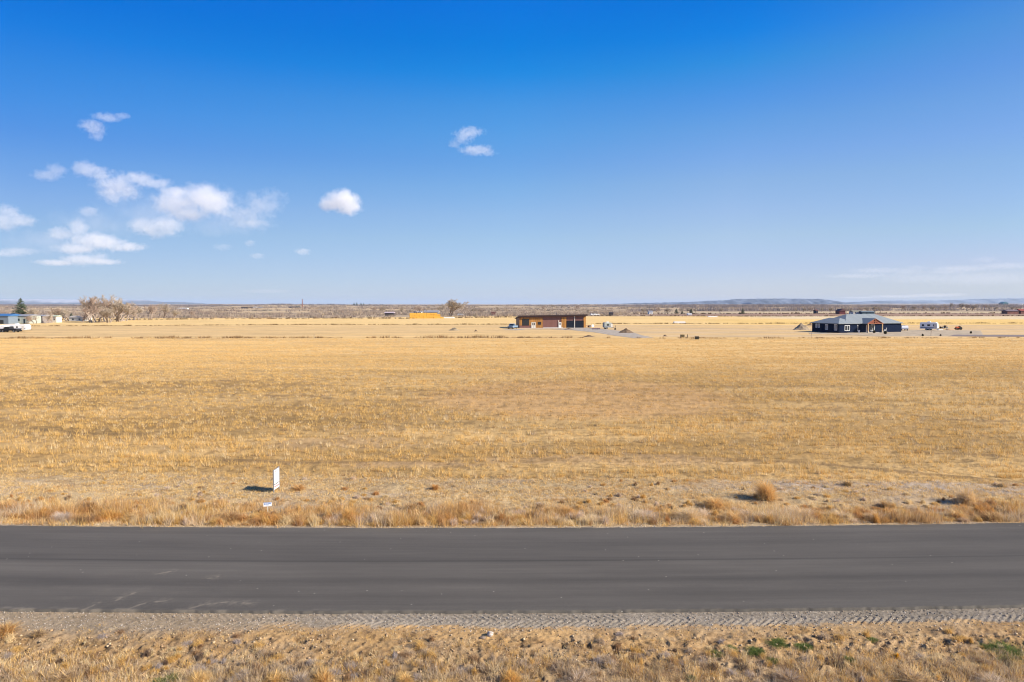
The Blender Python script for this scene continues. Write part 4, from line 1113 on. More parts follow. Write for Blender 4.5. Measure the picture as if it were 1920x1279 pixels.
# ================================================================ HAY STACK: every bale is a thing
GH = 'golden hay bales of the long stack'
hp = at(768, 597.3); hq = at(832, 597.0)
e = Vector((hq.x - hp.x, hq.y - hp.y, 0)).normalized(); nrm = Vector((-e.y, e.x, 0)); hang = math.atan2(e.y, e.x)
Ls = (hq - hp).length
nb_ = 10; bwid = Ls / nb_
bm0 = MB().box(0, 0, 0, bwid * .97, 2.2, .86)
base_bale = None
ORD = ('first', 'second', 'third', 'fourth', 'fifth', 'sixth', 'seventh', 'eighth', 'ninth', 'tenth', 'eleventh', 'twelfth', 'thirteenth', 'fourteenth')
HLAB = 'large golden rectangular hay bale in the long stack left of the bare tree'
TOPLAB = 'end hay bale at the sloping right end of the long stack'
zb = H((hp.x + hq.x) / 2, hp.y)
for lv in range(4):
    for k in range(nb_ - (0, 1, 1, 2)[lv]):
        if base_bale is None:
            base_bale = bm0.build('hay_bale', M_BALE); o = base_bale
        else:
            o = base_bale.copy(); COL.objects.link(o)
        c = hp + e * (bwid * (k + .5) + random.uniform(-.05, .05) + (.12 if lv % 2 else 0)) + nrm * (1.1 + random.uniform(-.12, .12))
        o.location = (c.x, c.y, zb + .43 + lv * .87); o.rotation_euler.z = hang + random.uniform(-.015, .015)
        HLAB = 'golden hay bale in the long stack, %s layer, %s from the left' % (('ground', 'second', 'third', 'top')[lv], ORD[k])
        tag(o, HLAB, 'hay bale', GH)
# ================================================================ TREES
def bare_tree_mesh(h, spread, seed, twigs=4, trunk_frac=.22, stems=1, tw=.011, up=.5):
    """trunk and main limbs in one mesh; fine branches and twigs in another"""
    rnd = random.Random(seed)
    T, C_ = MB(), MB()
    def rv(s): return Vector((rnd.gauss(0, s), rnd.gauss(0, s), rnd.gauss(0, s * .6)))
    def grow(p0, d, L, r, lvl):
        n_ = 3 if lvl < 2 else 2
        p = p0
        for i in range(n_):
            d2 = (d + rv(.18) + Vector((0, 0, .07 * up))).normalized()
            q_ = p + d2 * L / n_
            tgt = T if lvl < 2 else C_
            tgt.tube(p, q_, r * (1 - .28 * i / n_), r * (1 - .28 * (i + 1) / n_), 5 if lvl < 2 else 3, caps=False)
            p = q_; d = d2
            if lvl >= 1 and lvl < 4:
                for _ in range(1 if lvl < 3 else twigs - 2):
                    side = (d + rv(.75) * spread + Vector((0, 0, up * .3))).normalized()
                    grow(p, side, L * rnd.uniform(.45, .7), r * .5, lvl + 1)
        if lvl < 4:
            for _ in range(rnd.choice((2, 3, 3)) if lvl < 3 else twigs):
                side = (d + rv(.5) * spread + Vector((0, 0, up * .25))).normalized()
                grow(p, side, L * rnd.uniform(.55, .8), max(r * .58, tw * .5), lvl + 1)
    for s_ in range(stems):
        a = rnd.uniform(0, 6.28)
        d = Vector((math.cos(a) * (.35 if stems > 1 else .05), math.sin(a) * (.35 if stems > 1 else .05), 1)).normalized()
        grow(Vector((math.cos(a) * .3 * (stems > 1), math.sin(a) * .3 * (stems > 1), -.2)), d, h * trunk_frac * rnd.uniform(.85, 1.15), h * .012 + .05, 0)
    zmax = max(v[2] for v in C_.v); k = h / zmax
    for M_ in (T, C_): M_.v = [(x * k, y * k, z * k) for x, y, z in M_.v]
    return T, C_
def scrub_mesh(h, seed, n_=260):
    """low bare bush: many crossing stems"""
    rnd = random.Random(seed); C_ = MB()
    for i in range(n_):
        a = rnd.uniform(0, 6.283); r = h * .75 * math.sqrt(rnd.random())
        z = h * (1 - .55 * (r / h) ** 2) * rnd.uniform(.3, 1.0)
        p0 = Vector((math.cos(a) * r * .35, math.sin(a) * r * .35, 0)); p1 = Vector((math.cos(a) * r, math.sin(a) * r, z))
        C_.tube(p0.lerp(p1, rnd.uniform(0, .5)), p1 + Vector((rnd.gauss(0, .3), rnd.gauss(0, .3), 0)), .035, .02, 3, caps=False)
    return C_
def place_tree(proto, px, base_py, top_py, label, group, D=None, hmul=1.0, rz=None):
    """proto trees are 10 m high; base at its pixel row or distance D"""
    if D is None: q_ = at(px, base_py)
    else: q_ = atD(px, D)
    z = H(q_.x, q_.y)
    dep = q_.y * cp
    d = ray(px, top_py); ztop = CAM_H + d.z * q_.y / d.y
    h = max(.8, (ztop - z)) * hmul
    o = copy_tree(proto)
    o.location = (q_.x, q_.y, z - .05); s_ = h / 10.0
    o.scale = (s_ * random.uniform(.9, 1.15), s_ * random.uniform(.9, 1.15), s_)
    o.rotation_euler.z = random.uniform(0, 6.28) if rz is None else rz
    return tag(o, label, 'tree', group)
def tree_proto(name, seed, spread, **kw):
    T, C_ = bare_tree_mesh(10, spread, seed, **kw)
    e_ = bpy.data.objects.new(name, None); COL.objects.link(e_)
    T.build('trunk', M_BARK, e_); C_.build('crown', kwm, e_)
    return e_
kwm = M_TWIG
P1 = tree_proto('bare_tree', 3, 1.0, twigs=4, stems=2)
P2 = tree_proto('bare_tree', 8, .8, twigs=4, up=.8)
P3 = tree_proto('bare_tree', 15, 1.1, twigs=4, stems=3, trunk_frac=.18)
kwm = M_TWIGR
P4 = tree_proto('bare_tree', 21, 1.0, twigs=4, stems=3, trunk_frac=.16)
PROT = [P1, P2, P3, P4]
GT = 'bare trees of the left grove'
def relabel_first():
    pass
# grove on the left
grove = [(152, 604, 556, 0, 'leftmost tall bare tree of the left grove'), (168, 603, 552, 1, 'tall slender bare tree, second from the left in the grove'),
         (183, 604, 556, 3, 'reddish bare tree in the left half of the grove'), (196, 603, 550, 0, 'tallest bare tree in the middle of the left grove'),
         (207, 602, 553, 1, 'tall narrow bare tree just right of the tallest grove tree'), (221, 603, 560, 2, 'forked bare tree in the right half of the grove'),
         (234, 602, 568, 3, 'lower reddish bare tree in the right half of the grove'), (175, 605, 572, 3, 'short reddish bare tree in front of the grove, left'),
         (203, 605, 575, 2, 'short bushy bare tree in front of the grove, middle'), (250, 600, 572, 2, 'rounded bare tree right of the tall grove'),
         (262, 600, 574, 0, 'grey bare tree, second right of the tall grove'), (280, 598, 570, 3, 'reddish bare tree, third right of the tall grove'),
         (297, 597, 566, 1, 'pale tall bare tree near the right end of the grove'), (306, 597, 568, 0, 'last bare tree at the right end of the grove'),
         (325, 597, 580, 2, 'small bare tree standing off right of the grove'), (358, 596, 582, 3, 'small reddish bare tree farther right of the grove'),
         (128, 602, 578, 2, 'low bare tree just left of the tall grove'), (112, 602, 576, 3, 'low reddish bare tree right of the long grey shed'),
         (98, 601, 574, 0, 'bare tree behind the right end of the long grey shed'), (70, 601, 576, 2, 'bare tree right of the big spruce'), (50, 607.5, 592, 3, 'bare bush before the right end of the pale green shed'), (66, 607, 590, 2, 'bare bush before the weathered grey shed'), (84, 607, 588, 0, 'bare tree between the grey shed and the small green roofed shed'), (90, 606, 592, 3, 'low bare bush touching the small green roofed shed')]
for px, by, ty, k, lab in grove:
    place_tree(PROT[k], px, by, ty, lab, GT)
o = place_tree(P3, 841, 593.5, 559.5, 'large spreading bare cottonwood behind the right end of the hay stack', None, hmul=1.0); 
o.scale = (o.scale[2] * 1.25, o.scale[2] * 1.25, o.scale[2])
place_tree(P1, 828, 592, 568, 'smaller bare tree touching the left side of the big cottonwood', 'bare trees by the hay stack')
place_tree(P2, 797, 590, 572, 'slender bare tree behind the middle of the hay stack', 'bare trees by the hay stack')
place_tree(P4, 785, 590, 574, 'reddish bare tree behind the left half of the hay stack', 'bare trees by the hay stack')
# far trees in rows and pairs
FARG = 'far bare trees on the plain'
far = [(440, 582, 574, 2), (517, 581, 575, 0), (700, 586, 575, 3), (716, 586, 574, 2), (757, 588, 573, 0), (690, 588, 580, 2), (640, 588, 581, 3),
       (888, 588, 576, 2), (903, 588, 578, 3), (936, 585, 574, 0), (1017, 582, 573, 3), (1035, 580, 571, 2), (1052, 580, 571, 0), (1084, 582, 572, 3),
       (1107, 589, 578, 0), (1210, 586, 577, 2), (1222, 586, 577, 0), (1236, 586, 576, 3), (1252, 587, 577, 2), (1277, 587, 576, 0), (1290, 587, 577, 2), (1305, 587, 578, 0),
       (1350, 586, 578, 2), (1432, 586, 577, 3), (1443, 586, 578, 0), (1586, 587, 577, 3), (1597, 587, 577, 0), (1641, 585, 573, 2), (1652, 585, 574, 0), (1690, 583, 572, 3), (1712, 583, 573, 2),
       (1790, 581, 567, 0), (1799, 581, 568, 2), (1812, 583, 570, 3), (1822, 583, 571, 2), (1836, 581, 570, 0), (1848, 582, 571, 3), (1870, 583, 574, 2), (1700, 583, 572, 0), (1730, 583, 573, 3), (1745, 583, 573, 2), (1760, 583, 573, 0), (1775, 583, 572, 3), (1860, 583, 573, 0), (1895, 583, 574, 2), (1908, 583, 574, 3),
       (1490, 585, 577, 0), (1505, 585, 577, 2), (1520, 585, 576, 3), (1540, 585, 576, 0), (1555, 585, 577, 2), (1615, 585, 576, 3), (1628, 585, 575, 2)]
CL = [(0, 540, 'far bare trees left of the chimney'), (540, 800, 'far bare trees left of the hay stack'), (800, 960, 'far bare trees between the cottonwood and the shop'),
      (960, 1100, 'far bare trees behind the shop roof'), (1100, 1400, 'far bare trees right of the shop'), (1400, 1575, 'far bare trees left of the dark red barn'),
      (1575, 1660, 'far bare trees behind the navy house'), (1660, 1785, 'far bare trees above the camper trailer'), (1785, 1925, 'far bare trees toward the right edge')]
for lo, hi, gname in CL:
    for i, (px, by, ty, k) in enumerate(sorted(t for t in far if lo <= t[0] < hi)):
        place_tree(PROT[k], px, by, ty, '%s bare tree from the left, %s' % (ORD[i], gname.replace('far bare trees ', 'far off ')), gname)
# conifers
def conifer_mesh(seed, n_layers=17, lean=0):
    rnd = random.Random(seed)
    T, C_ = MB(), MB()
    T.tube((0, 0, -.2), (0, 0, 9.6), .22, .03, 7)
    for i in range(n_layers):
        t = i / (n_layers - 1); z = .7 + 8.7 * t
        r = (3.4 * (1 - t) ** .85 + .25) * rnd.uniform(.85, 1.15)
        nb_ = int(9 + 11 * (1 - t))
        for k in range(nb_):
            a = 6.283 * (k + rnd.random() * .8) / nb_; L = r * rnd.uniform(.65, 1.12)
            tip = Vector((math.cos(a) * L, math.sin(a) * L, z + .12 * L - .05 + rnd.uniform(-.2, .25)))
            root = Vector((0, 0, z + .25))
            for s_ in range(6):
                q_ = root.lerp(tip, (s_ + 1.2) / 6.5); w = L * .16 * rnd.uniform(.6, 1.3)
                px_ = Vector((-math.sin(a), math.cos(a), 0))
                up_ = Vector((0, 0, rnd.uniform(-.30, .10)))
                C_.add([q_ - px_ * w + up_, q_ + (tip - root).normalized() * w * 1.3, q_ + px_ * w + up_ * .6, q_ + Vector((0, 0, .16))], [(0, 1, 3), (1, 2, 3), (0, 2, 1)])
    return T, C_
def con_proto(seed):
    T, C_ = conifer_mesh(seed)
    e_ = bpy.data.objects.new('spruce_tree', None); COL.objects.link(e_)
    T.build('trunk', M_BARK, e_); C_.build('crown', M_NEEDLE, e_)
    return e_
K1, K2 = con_proto(4), con_proto(5)
o = place_tree(K1, 40, 600, 557, 'big dark green spruce behind the pale shed at far left', None)
o.scale = (o.scale[2] * 1.02, o.scale[2] * 1.02, o.scale[2])
GK = 'small far evergreens'
for px, by, ty, k, lab in ((134, 598, 586, 0, 'small dark evergreen just left of the grove'), (145, 598, 590, 1, 'tiny evergreen between the small one and the grove'),
                           (1268, 588, 578, 0, 'dark evergreen, left one of the pair right of the shop'), (1279, 588, 581, 1, 'dark evergreen, right one of the pair right of the shop'),
                           (1296, 588, 578, 1, 'thin evergreen among the bare trees right of the evergreen pair'),
                           (1392.5, 589, 577, 0, 'pointed dark evergreen alone in the middle of the right plain'), (1387, 589, 584, 1, 'stubby evergreen touching the left of the pointed one')):
    place_tree(K1 if k == 0 else K2, px, by, ty, lab, GK)
sk_ = []
SKX = (411, 370, 322, 664, 669, 677, 682, 693, 713, 717, 868, 128, 133, 138, 522, 528)
ORDS = ORD + ('fifteenth', 'sixteenth')
for px, ty in ((411, 569.6), (370, 570.2), (322, 570.3), (664, 567), (669, 566.6), (677, 567.2), (682, 567.5), (693, 569.0), (713, 569.6), (717, 569.6), (868, 569.5), (128, 569.4), (133, 569.2), (138, 569.6), (522, 568.4), (528, 568.2)):
    sk_.append(px)
    place_tree(K1 if int(px) % 2 else K2, px, 0, ty, '', 'dark trees on the left skyline', D=3200)['label'] = 'tiny dark skyline tree, %s from the left' % ORDS[sorted(SKX).index(px)]
for pr in PROT + [K1, K2]:           # the pattern trees themselves leave the scene
    for ch in list(pr.children): bpy.data.objects.remove(ch)
    bpy.data.objects.remove(pr)

# ---------------- far scrub: brush, sage and thickets nobody could count
def f_scrub(x, y):
    a = fbm(x / 90, y / 70, 141, 3); b_ = fbm(x / 300, y / 260, 142, 3)
    d = sstep(.44, .62, a) * (.3 + sstep(.4, .6, b_))
    d = d * sstep(0, 25, y - 425 - 60 * sstep(-140, 0, x))
    d = d * (1 - sstep(60, 170, x - .08 * (y - 450)) * (1 - sstep(950, 1250, y)))
    return d * .013 * (600 / np.maximum(y, 450)) ** 1.35
sx2, sy2 = scatter(440, 4200, Dens(lambda y: .026 * (600 / max(y, 450)) ** 1.35, f_scrub), .8, 10)
dist = sy2 / 600
c_ = pick(len(sx2), [((.36, .28, .215), 4), ((.42, .33, .245), 3), ((.27, .21, .165), 2), ((.46, .35, .23), 2), ((.17, .16, .12), .6)])
o_ = blades('scrub_brush', sx2, sy2, (1.5 + 1.4 * fbm(sx2 / 200, sy2 / 200, 143, 2)) * np.minimum(dist, 3) ** .5, .35 * dist, 22, c_, 2.2 * dist ** .8, .5, M_WEED)
tag(o_, 'brown scrub and bare thickets covering the rolling land beyond the fields', 'scrub', kind='stuff')
def f_tl(x, y):
    d = np.exp(-((y - 1350 - .12 * x) / 60) ** 2) * sstep(250, 420, x) + .8 * np.exp(-((y - 2100) / 120) ** 2) * sstep(100, 500, x)
    d = d + .8 * np.exp(-((y - 2600) / 160) ** 2) + .35 * np.exp(-((y - 980) / 40) ** 2) * sstep(120, 240, x)
    return d * .012 * (.2 + sstep(.4, .58, fbm(x / 60, y / 60, 144, 3)))
tx_, ty_ = scatter(900, 3200, Dens(lambda y: .015, f_tl), .8, 10)
c_ = pick(len(tx_), [((.24, .20, .19), 4), ((.29, .235, .21), 3), ((.17, .15, .145), 2)])
o_ = blades('tree_belt', tx_, ty_, 3.5 + 5 * fbm(tx_ / 60, ty_ / 60, 145, 2), .6, 26, c_, 7.0, .45, M_WEED)
tag(o_, 'far belt of bare trees along the horizon, reading as one mass', 'trees', kind='stuff')

# ================================================================ HILLS
def hill(name, ctrl, D, depth, m, rough, seed, label=None, nx=420, ny=40, gull=1.0):
    """a long ridge at distance D; ctrl = skyline points in the photo (px, py); real width and depth"""
    cx = np.array([(a - 960) / F_PX * D for a, _ in ctrl]); ch = np.array([CAM_H + (571 - b_) / F_PX * D for _, b_ in ctrl])
    xs_ = np.linspace(cx[0], cx[-1], nx); ridge = np.interp(xs_, cx, ch)
    ridge = ridge + rough * (fbm(xs_ / (D * .006), xs_ * 0, seed, 4) - .5)
    v_ = np.linspace(0, 1, ny)
    XX_, VV = np.meshgrid(xs_, v_)
    prof = np.where(VV < .55, sstep(0, .55, VV) ** .8, 1 - .9 * sstep(.6, 1, VV))
    g_ = np.abs(fbm(XX_ / (D * .016) + 2 * VV, VV * 3.0, seed + 5, 5) - .5) * 2
    ZZ_ = ridge[None] * prof - gull * ridge[None] * (1 - g_) * .35 * np.sin(np.pi * np.clip(VV / .6, 0, 1)) - 4
    YY_ = D + depth * (VV - .5) + D * .02 * (fbm(XX_ / (D * .03), VV * 2, seed + 9, 4) - .5)
    nr, nc = XX_.shape; idx = np.arange(nr * nc).reshape(nr, nc)
    q_ = np.stack([idx[:-1, :-1], idx[:-1, 1:], idx[1:, 1:], idx[1:, :-1]], -1).reshape(-1)
    o = np_mesh(name, np.stack([XX_, YY_, ZZ_], -1).reshape(-1, 3), 4, q_, m, None, smooth=True)
    return tag(o, kind='structure')
M_MESA = mat('haze_blue_hill', (.10, .115, .15), .95, var=.6, scale=.012)  # bluish base stands in for distance haze, its mottling for gully shade
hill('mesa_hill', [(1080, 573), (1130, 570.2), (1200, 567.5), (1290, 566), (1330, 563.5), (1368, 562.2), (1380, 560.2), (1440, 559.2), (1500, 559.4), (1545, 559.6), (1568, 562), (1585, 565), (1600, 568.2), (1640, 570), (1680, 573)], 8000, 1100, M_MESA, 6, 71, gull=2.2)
hill('low_ridge', [(-700, 570), (-200, 569.4), (100, 570.0), (400, 570.2), (700, 570), (1000, 570.6), (1300, 570.2), (1600, 569), (1900, 568.5), (2600, 568)], 9200, 1200, mat('far_tan_land', (.27, .225, .185), .95, var=.3, scale=.003), 8, 75, gull=.5)
m, n, l, b = new_mat('snowy_range')
gg = n.new('ShaderNodeNewGeometry'); sp_ = n.new('ShaderNodeSeparateXYZ'); l.new(gg.outputs['Position'], sp_.inputs[0])
nz = n.new('ShaderNodeTexNoise'); nz.inputs['Scale'].default_value = .0018; nz.inputs['Detail'].default_value = 8
l.new(gg.outputs['Position'], nz.inputs['Vector'])
ma = n.new('ShaderNodeMath'); ma.operation = 'MULTIPLY_ADD'; ma.inputs[1].default_value = 150; l.new(nz.outputs['Fac'], ma.inputs[0]); l.new(sp_.outputs['Z'], ma.inputs[2])
rr = n.new('ShaderNodeMapRange'); rr.inputs[1].default_value = 105; rr.inputs[2].default_value = 135; l.new(ma.outputs[0], rr.inputs[0])
mxx = n.new('ShaderNodeMix'); mxx.data_type = 'RGBA'; mxx.inputs[6].default_value = (.13, .14, .16, 1); mxx.inputs[7].default_value = (.36, .375, .41, 1)  # snow kept dim and bluish in the colour to imitate distance haze
l.new(rr.outputs[0], mxx.inputs[0]); l.new(mxx.outputs[2], b.inputs['Base Color']); b.inputs['Roughness'].default_value = .9
hill('snowy_mountains', [(-900, 566), (-300, 562), (-60, 561), (10, 560.5), (90, 560.2), (150, 562), (215, 561.2), (262, 561.5), (300, 565.5), (345, 566.5), (400, 570), (470, 573)], 10300, 1000, m, 10, 81, gull=.6)
hill('blue_mountains', [(1540, 572), (1600, 566), (1680, 563), (1760, 563), (1810, 561.5), (1850, 560), (1900, 559), (1990, 559), (2400, 561)], 10500, 1000, mat('haze_blue_range', (.17, .195, .24), .95, var=.5, scale=.003), 8, 85, gull=.7)  # distance haze painted into the range's base colour

# ================================================================ VEHICLES AND YARD THINGS
def wheels(par, xs_, w, r=.38, tw=.24):
    for x in xs_:
        for s_ in (-1, 1):
            o = MB().wheel(x, s_ * (w / 2 - tw / 2), r, r, tw).build('wheel', M_BLACK, par)
            MB().wheel(x, s_ * (w / 2 - .02), r, r * .55, .06).build('rim', M_STEEL, o)
def travel_trailer(name, px, py, L, ang_, hgt, label, body=M_WHITE, nose=.6, cat='camper trailer', axles=2, wins=((.15, .1), (.4, .14), (.68, .1))):
    q_ = onG(px, py)
    t = empty(name, q_, ang_, label, cat)
    w = 2.4; z0 = .55
    MB().prism([(-L / 2, z0), (L / 2 - .3, z0), (L / 2, z0 + nose), (L / 2 - .15, hgt - .3), (L / 2 - .6, hgt), (-L / 2 + .2, hgt), (-L / 2, hgt - .25)], -w / 2, w / 2).build('body', body, t)
    wheels(t, [-.5 + .9 * k - .1 for k in range(axles)], w)
    for f, ww in wins:
        x = -L / 2 + f * L
        for s_ in (-1, 1):
            MB().bx(x, x + ww * L, s_ * w / 2 - .02, s_ * w / 2 + .02, hgt * .52, hgt * .75).build('window', M_GLASSDK, t)
    MB().bx(L * .3, L * .3 + .7, -w / 2 - .025, -w / 2 + .02, z0 + .1, hgt - .45).build('door', M_CREAM, t)
    MB().bx(-.5, .4, -.4, .4, hgt, hgt + .28).build('roof_unit', M_WHITE, t)
    MB().tube((L / 2 - .3, .5, z0), (L / 2 + 1.1, 0, z0 - .05), .06, .06, 6).tube((L / 2 - .3, -.5, z0), (L / 2 + 1.1, 0, z0 - .05), .06, .06, 6).build('hitch', M_BLACK, t)
    MB().bx(-L / 2 + .1, L / 2 - .35, -w / 2 - .012, -w / 2 + .01, z0 + .3, z0 + .55).build('stripe', mat('grey_stripe', (.20, .22, .28), .5), t)
    return t
def pickup(name, px, py, ang_, label, body, cat='pickup truck', bed=True, L=5.6):
    q_ = onG(px, py); t = empty(name, q_, ang_, label, cat); w = 1.95
    if bed: prof = [(-L / 2, .5), (L / 2, .5), (L / 2, 1.05), (L / 2 - 1.2, 1.15), (L / 2 - 1.7, 1.8), (-.15, 1.85), (-.35, 1.1), (-L / 2, 1.1)]
    else: prof = [(-L / 2, .5), (L / 2, .5), (L / 2, .95), (L / 2 - 1.1, 1.05), (L / 2 - 1.8, 1.65), (-L / 2 + .5, 1.7), (-L / 2, 1.0)]
    MB().prism(prof, -w / 2, w / 2).build('body', body, t)
    x0, x1 = (-.1, L / 2 - 1.75) if bed else (-L / 2 + .6, L / 2 - 1.75)
    for s_ in (-1, 1):
        MB().bx(x0, x1, s_ * w / 2 - .015, s_ * w / 2 + .015, 1.15, 1.6).build('side_window', M_GLASSDK, t)
        MB().bx(L / 2 - .02, L / 2 + .03, s_ * .72 - .17, s_ * .72 + .17, .75, .95).build('headlight', M_STEEL, t)
    MB().add([(L / 2 - 1.19, -.85, 1.18), (L / 2 - 1.19, .85, 1.18), (L / 2 - 1.67, .8, 1.77), (L / 2 - 1.67, -.8, 1.77), (L / 2 - 1.22, -.85, 1.14), (L / 2 - 1.22, .85, 1.14), (L / 2 - 1.71, .8, 1.75), (L / 2 - 1.71, -.8, 1.75)],
             [(0, 1, 2, 3), (0, 4, 5, 1), (2, 6, 7, 3), (1, 5, 6, 2), (3, 7, 4, 0)]).build('windscreen', M_GLASSDK, t)
    wheels(t, (-L / 2 + .95, L / 2 - .95), w, .37)
    return t
M_LBLUE = mat('blue_grey_paint', (.16, .24, .34), .35); M_LTG = mat('light_grey_paint', (.55, .56, .58), .4)
# by the shop
pickup('pickup_truck', 961.5, 616.2, R(250), 'pale blue pickup truck parked nose out at the left end of the maroon shop', M_LBLUE)
t = travel_trailer('camper_trailer', 1139, 616.8, 2.9, R(8), 2.35, 'short boxy grey green utility trailer right of the shop', body=mat('grey_green_metal', (.34, .37, .33), .5), nose=.2, cat='trailer', axles=1, wins=((.3, .3),))
q_ = onG(1104, 613.8); t = empty('flat_trailer', q_, R(12), 'small flat trailer with a spare wheel just right of the shop', 'trailer')
MB().bx(-1.6, 1.6, -.8, .8, .5, .65).bx(-1.6, -1.5, -.8, .8, .65, 1.0).build('bed', M_TIMBER, t); wheels(t, (.2,), 1.9, .4)
MB().wheel(1.3, -.9, .6, .55, .2).build('spare_wheel', M_WHITE, t)
q_ = onG(1118, 618.0); t = empty('farm_implement', q_, R(-8), 'low rusty pink farm implement on the gravel beside the shop', 'farm implement')
MB().bx(-1.4, 1.4, -.08, .08, .35, .5).bx(-.9, -.8, -.8, .8, .3, .42).bx(.8, .9, -.8, .8, .3, .42).build('frame', mat('faded_red', (.36, .17, .16), .6), t)
for x in (-1.1, -.4, .3, 1.0): MB().wheel(x, 0, .33, .33, .06).build('disc', M_STEEL, t)
MB().tube((-1.4, 0, .42), (-2.6, 0, .55), .06, .05, 6).build('drawbar', M_BLACK, t)
q_ = onG(1153.5, 618.2); o = MB().tube((0, 0, 0), (0, 0, 1.5), .09, .08, 8).box(0, 0, .25, .6, .4, .5).build('short_post', M_BLACK, None, q_)
tag(o, 'short dark post on a block between the grey trailer and the dirt mound', 'post')
def mound(name, px, py, w, d, h, label, m=None, seed=1, cat='dirt mound'):
    q_ = onG(px, py); n1, n2 = 64, 20
    V = []; 
    for j in range(n2 + 1):
        r = j / n2
        for i in range(n1):
            a = 2 * math.pi * i / n1
            x, y = math.cos(a) * r, math.sin(a) * r
            k = .8 + .4 * float(fbm(np.array([x * 2 + seed]), np.array([y * 2]), seed, 3)[0])
            z = h * (1 - r) ** .9 * (.55 + .9 * float(fbm(np.array([x * 2.6 + 7]), np.array([y * 2.6]), seed + 3, 4)[0])) * (1 - r ** 4) - .05 * r
            V.append((x * w / 2 * k, y * d / 2 * k, z))
    F = [(j * n1 + i, (j + 1) * n1 + i, (j + 1) * n1 + (i + 1) % n1, j * n1 + (i + 1) % n1) for j in range(n2) for i in range(n1)]
    o = MB().add(V, F).build(name, m or M_DIRT, None, q_, smooth=False)
    return tag(o, label, cat)
mound('dirt_mound', 1174, 624, 5.8, 3.2, 1.35, 'lumpy brown dirt mound beside the curve of the shop drive', seed=3)
mound('dirt_mound', 1503, 618.4, 6.6, 4.0, 2.4, 'peaked grey brown dirt mound left of the navy house', mat('grey_soil', (.27, .215, .15), .95, var=.3, scale=1.2, bump=.5), seed=8)
mound('dirt_bank', 1519, 610.2, 5, 2, .7, 'low dark soil bank behind the peaked mound by the navy house', seed=12, cat='soil bank')
mound('rubble_heap', 852, 619.6, 4.2, 1.5, 1.0, 'small heap of brush and rubble in the field left of the shop', mat('rubble', (.25, .2, .13), .9, var=.6, scale=2), seed=14, cat='rubble heap')
mound('rubble_heap', 892, 621.3, 1.5, .8, .6, 'tiny dark heap between the rubble and the shop', seed=16, cat='rubble heap')
mound('soil_bank', 1066, 617.8, 5.0, 1.4, .45, 'low brown soil bank in front of the shop doors', seed=18, cat='soil bank')
mound('dirt_bank', 1104, 631.6, 4.0, 1.4, .5, 'small weedy soil hump below the shop at the field ditch', seed=20, cat='soil bank')
mound('rubble_heap', 1247, 630.6, 1.7, .8, .5, 'tiny dark clod heap left of the two brown boxes', seed=22, cat='rubble heap')
o = MB().box(0, 0, .35, .95, .7, .7).box(0, -.36, .35, .45, .02, .35).build('utility_box', mat('olive_brown_box', (.10, .075, .03), .6, var=.3), None, onG(1279.5, 632.2), .1)
tag(o, 'squat brown utility box at the field edge, left of two', 'utility box')
o = MB().box(0, 0, .35, .9, .7, .7).box(0, 0, .72, .98, .78, .06).build('utility_box', mat('dark_olive_box', (.035, .03, .015), .6, var=.3), None, onG(1306.5, 636.2), -.05)
tag(o, 'squat near black utility box at the field edge, right of two', 'utility box')
o = MB().tube((0, 0, 0), (0, 0, .75), .08, .08, 8).build('marker_post', M_BLACK, None, onG(1289, 632.2))
tag(o, 'short dark marker post between the two utility boxes', 'post')
# pale long packs in the far fields
for px, py, L, h_, lab in ((1274, 606.2, 5.6, .85, 'nearer long white wrapped stack lying in the right field'), (1336, 594.6, 6.5, .7, 'farther long white wrapped stack lying in the right field')):
    q_ = onG(px, py); 
    o = MB().prism([(-L / 2, 0), (L / 2, 0), (L / 2 - .1, h_ * .8), (L / 2 - .5, h_), (-L / 2 + .4, h_), (-L / 2 + .05, h_ * .75)], -.8, .8).build('wrapped_stack', M_WHITE, None, q_)
    tag(o, lab, 'wrapped stack')
o = MB().prism([(-4.5, 0), (4.5, 0), (3.8, .7), (-4, .8)], -2, 2).build('tarp_sheet', M_WHITE, None, onG(839, 596.6))
tag(o, 'white sheet on the ground at the right foot of the hay stack', 'tarp')
# by the house
travel_trailer('camper_trailer', 1742, 619.3, 5.2, R(-40), 2.75, 'white camper trailer parked in the yard right of the navy house', nose=.3, wins=((.12, .12), (.42, .16), (.75, .1)))
pickup('parked_car', 1693.5, 619.6, R(75), 'white car half hidden behind the right end of the navy house', M_WHITE, 'car', False, 4.6)
q_ = onG(1769, 615.8); t = empty('farm_implement', q_, R(5), 'dark low farm implement with a rusty frame right of the camper trailer', 'farm implement')
MB().bx(-1.2, 1.0, -.5, .5, .35, .55).bx(.3, .8, -.3, .3, .55, 1.1).build('frame', M_BLACK, t); wheels(t, (-.7, .8), 1.5, .36)
MB().tube((.6, 0, .9), (1.5, 0, 1.3), .06, .05, 6).build('arm', M_TIMBER, t)
q_ = onG(1762, 619.2); t = empty('boat_trailer', q_, R(3), 'low pale sheet covered stack in front of the dark implement', 'covered stack')
MB().prism([(-.9, 0), (.9, 0), (.7, .4), (-.6, .5)], -.5, .5).build('cover', M_WHITE, t); MB().box(0, -.55, .1, 1.6, .1, .2).build('timber', M_CREAM, t)
q_ = onG(1796, 618.4); t = empty('compact_tractor', q_, R(182), 'small orange red tractor in the yard right of the camper trailer', 'tractor')
MB().prism([(-1.1, .55), (.7, .55), (.75, 1.05), (.2, 1.15), (-.1, 1.0), (-1.1, .95)], -.4, .4).build('body', mat('orange_red_paint', (.55, .10, .03), .4), t)
MB().bx(-.75, -.35, -.3, .3, 1.0, 1.3).build('seat', M_BLACK, t)
for s_ in (-1, 1):
    MB().wheel(-.6, s_ * .6, .5, .5, .28).build('rear_wheel', M_BLACK, t); MB().wheel(.65, s_ * .5, .3, .3, .18).build('front_wheel', M_BLACK, t)
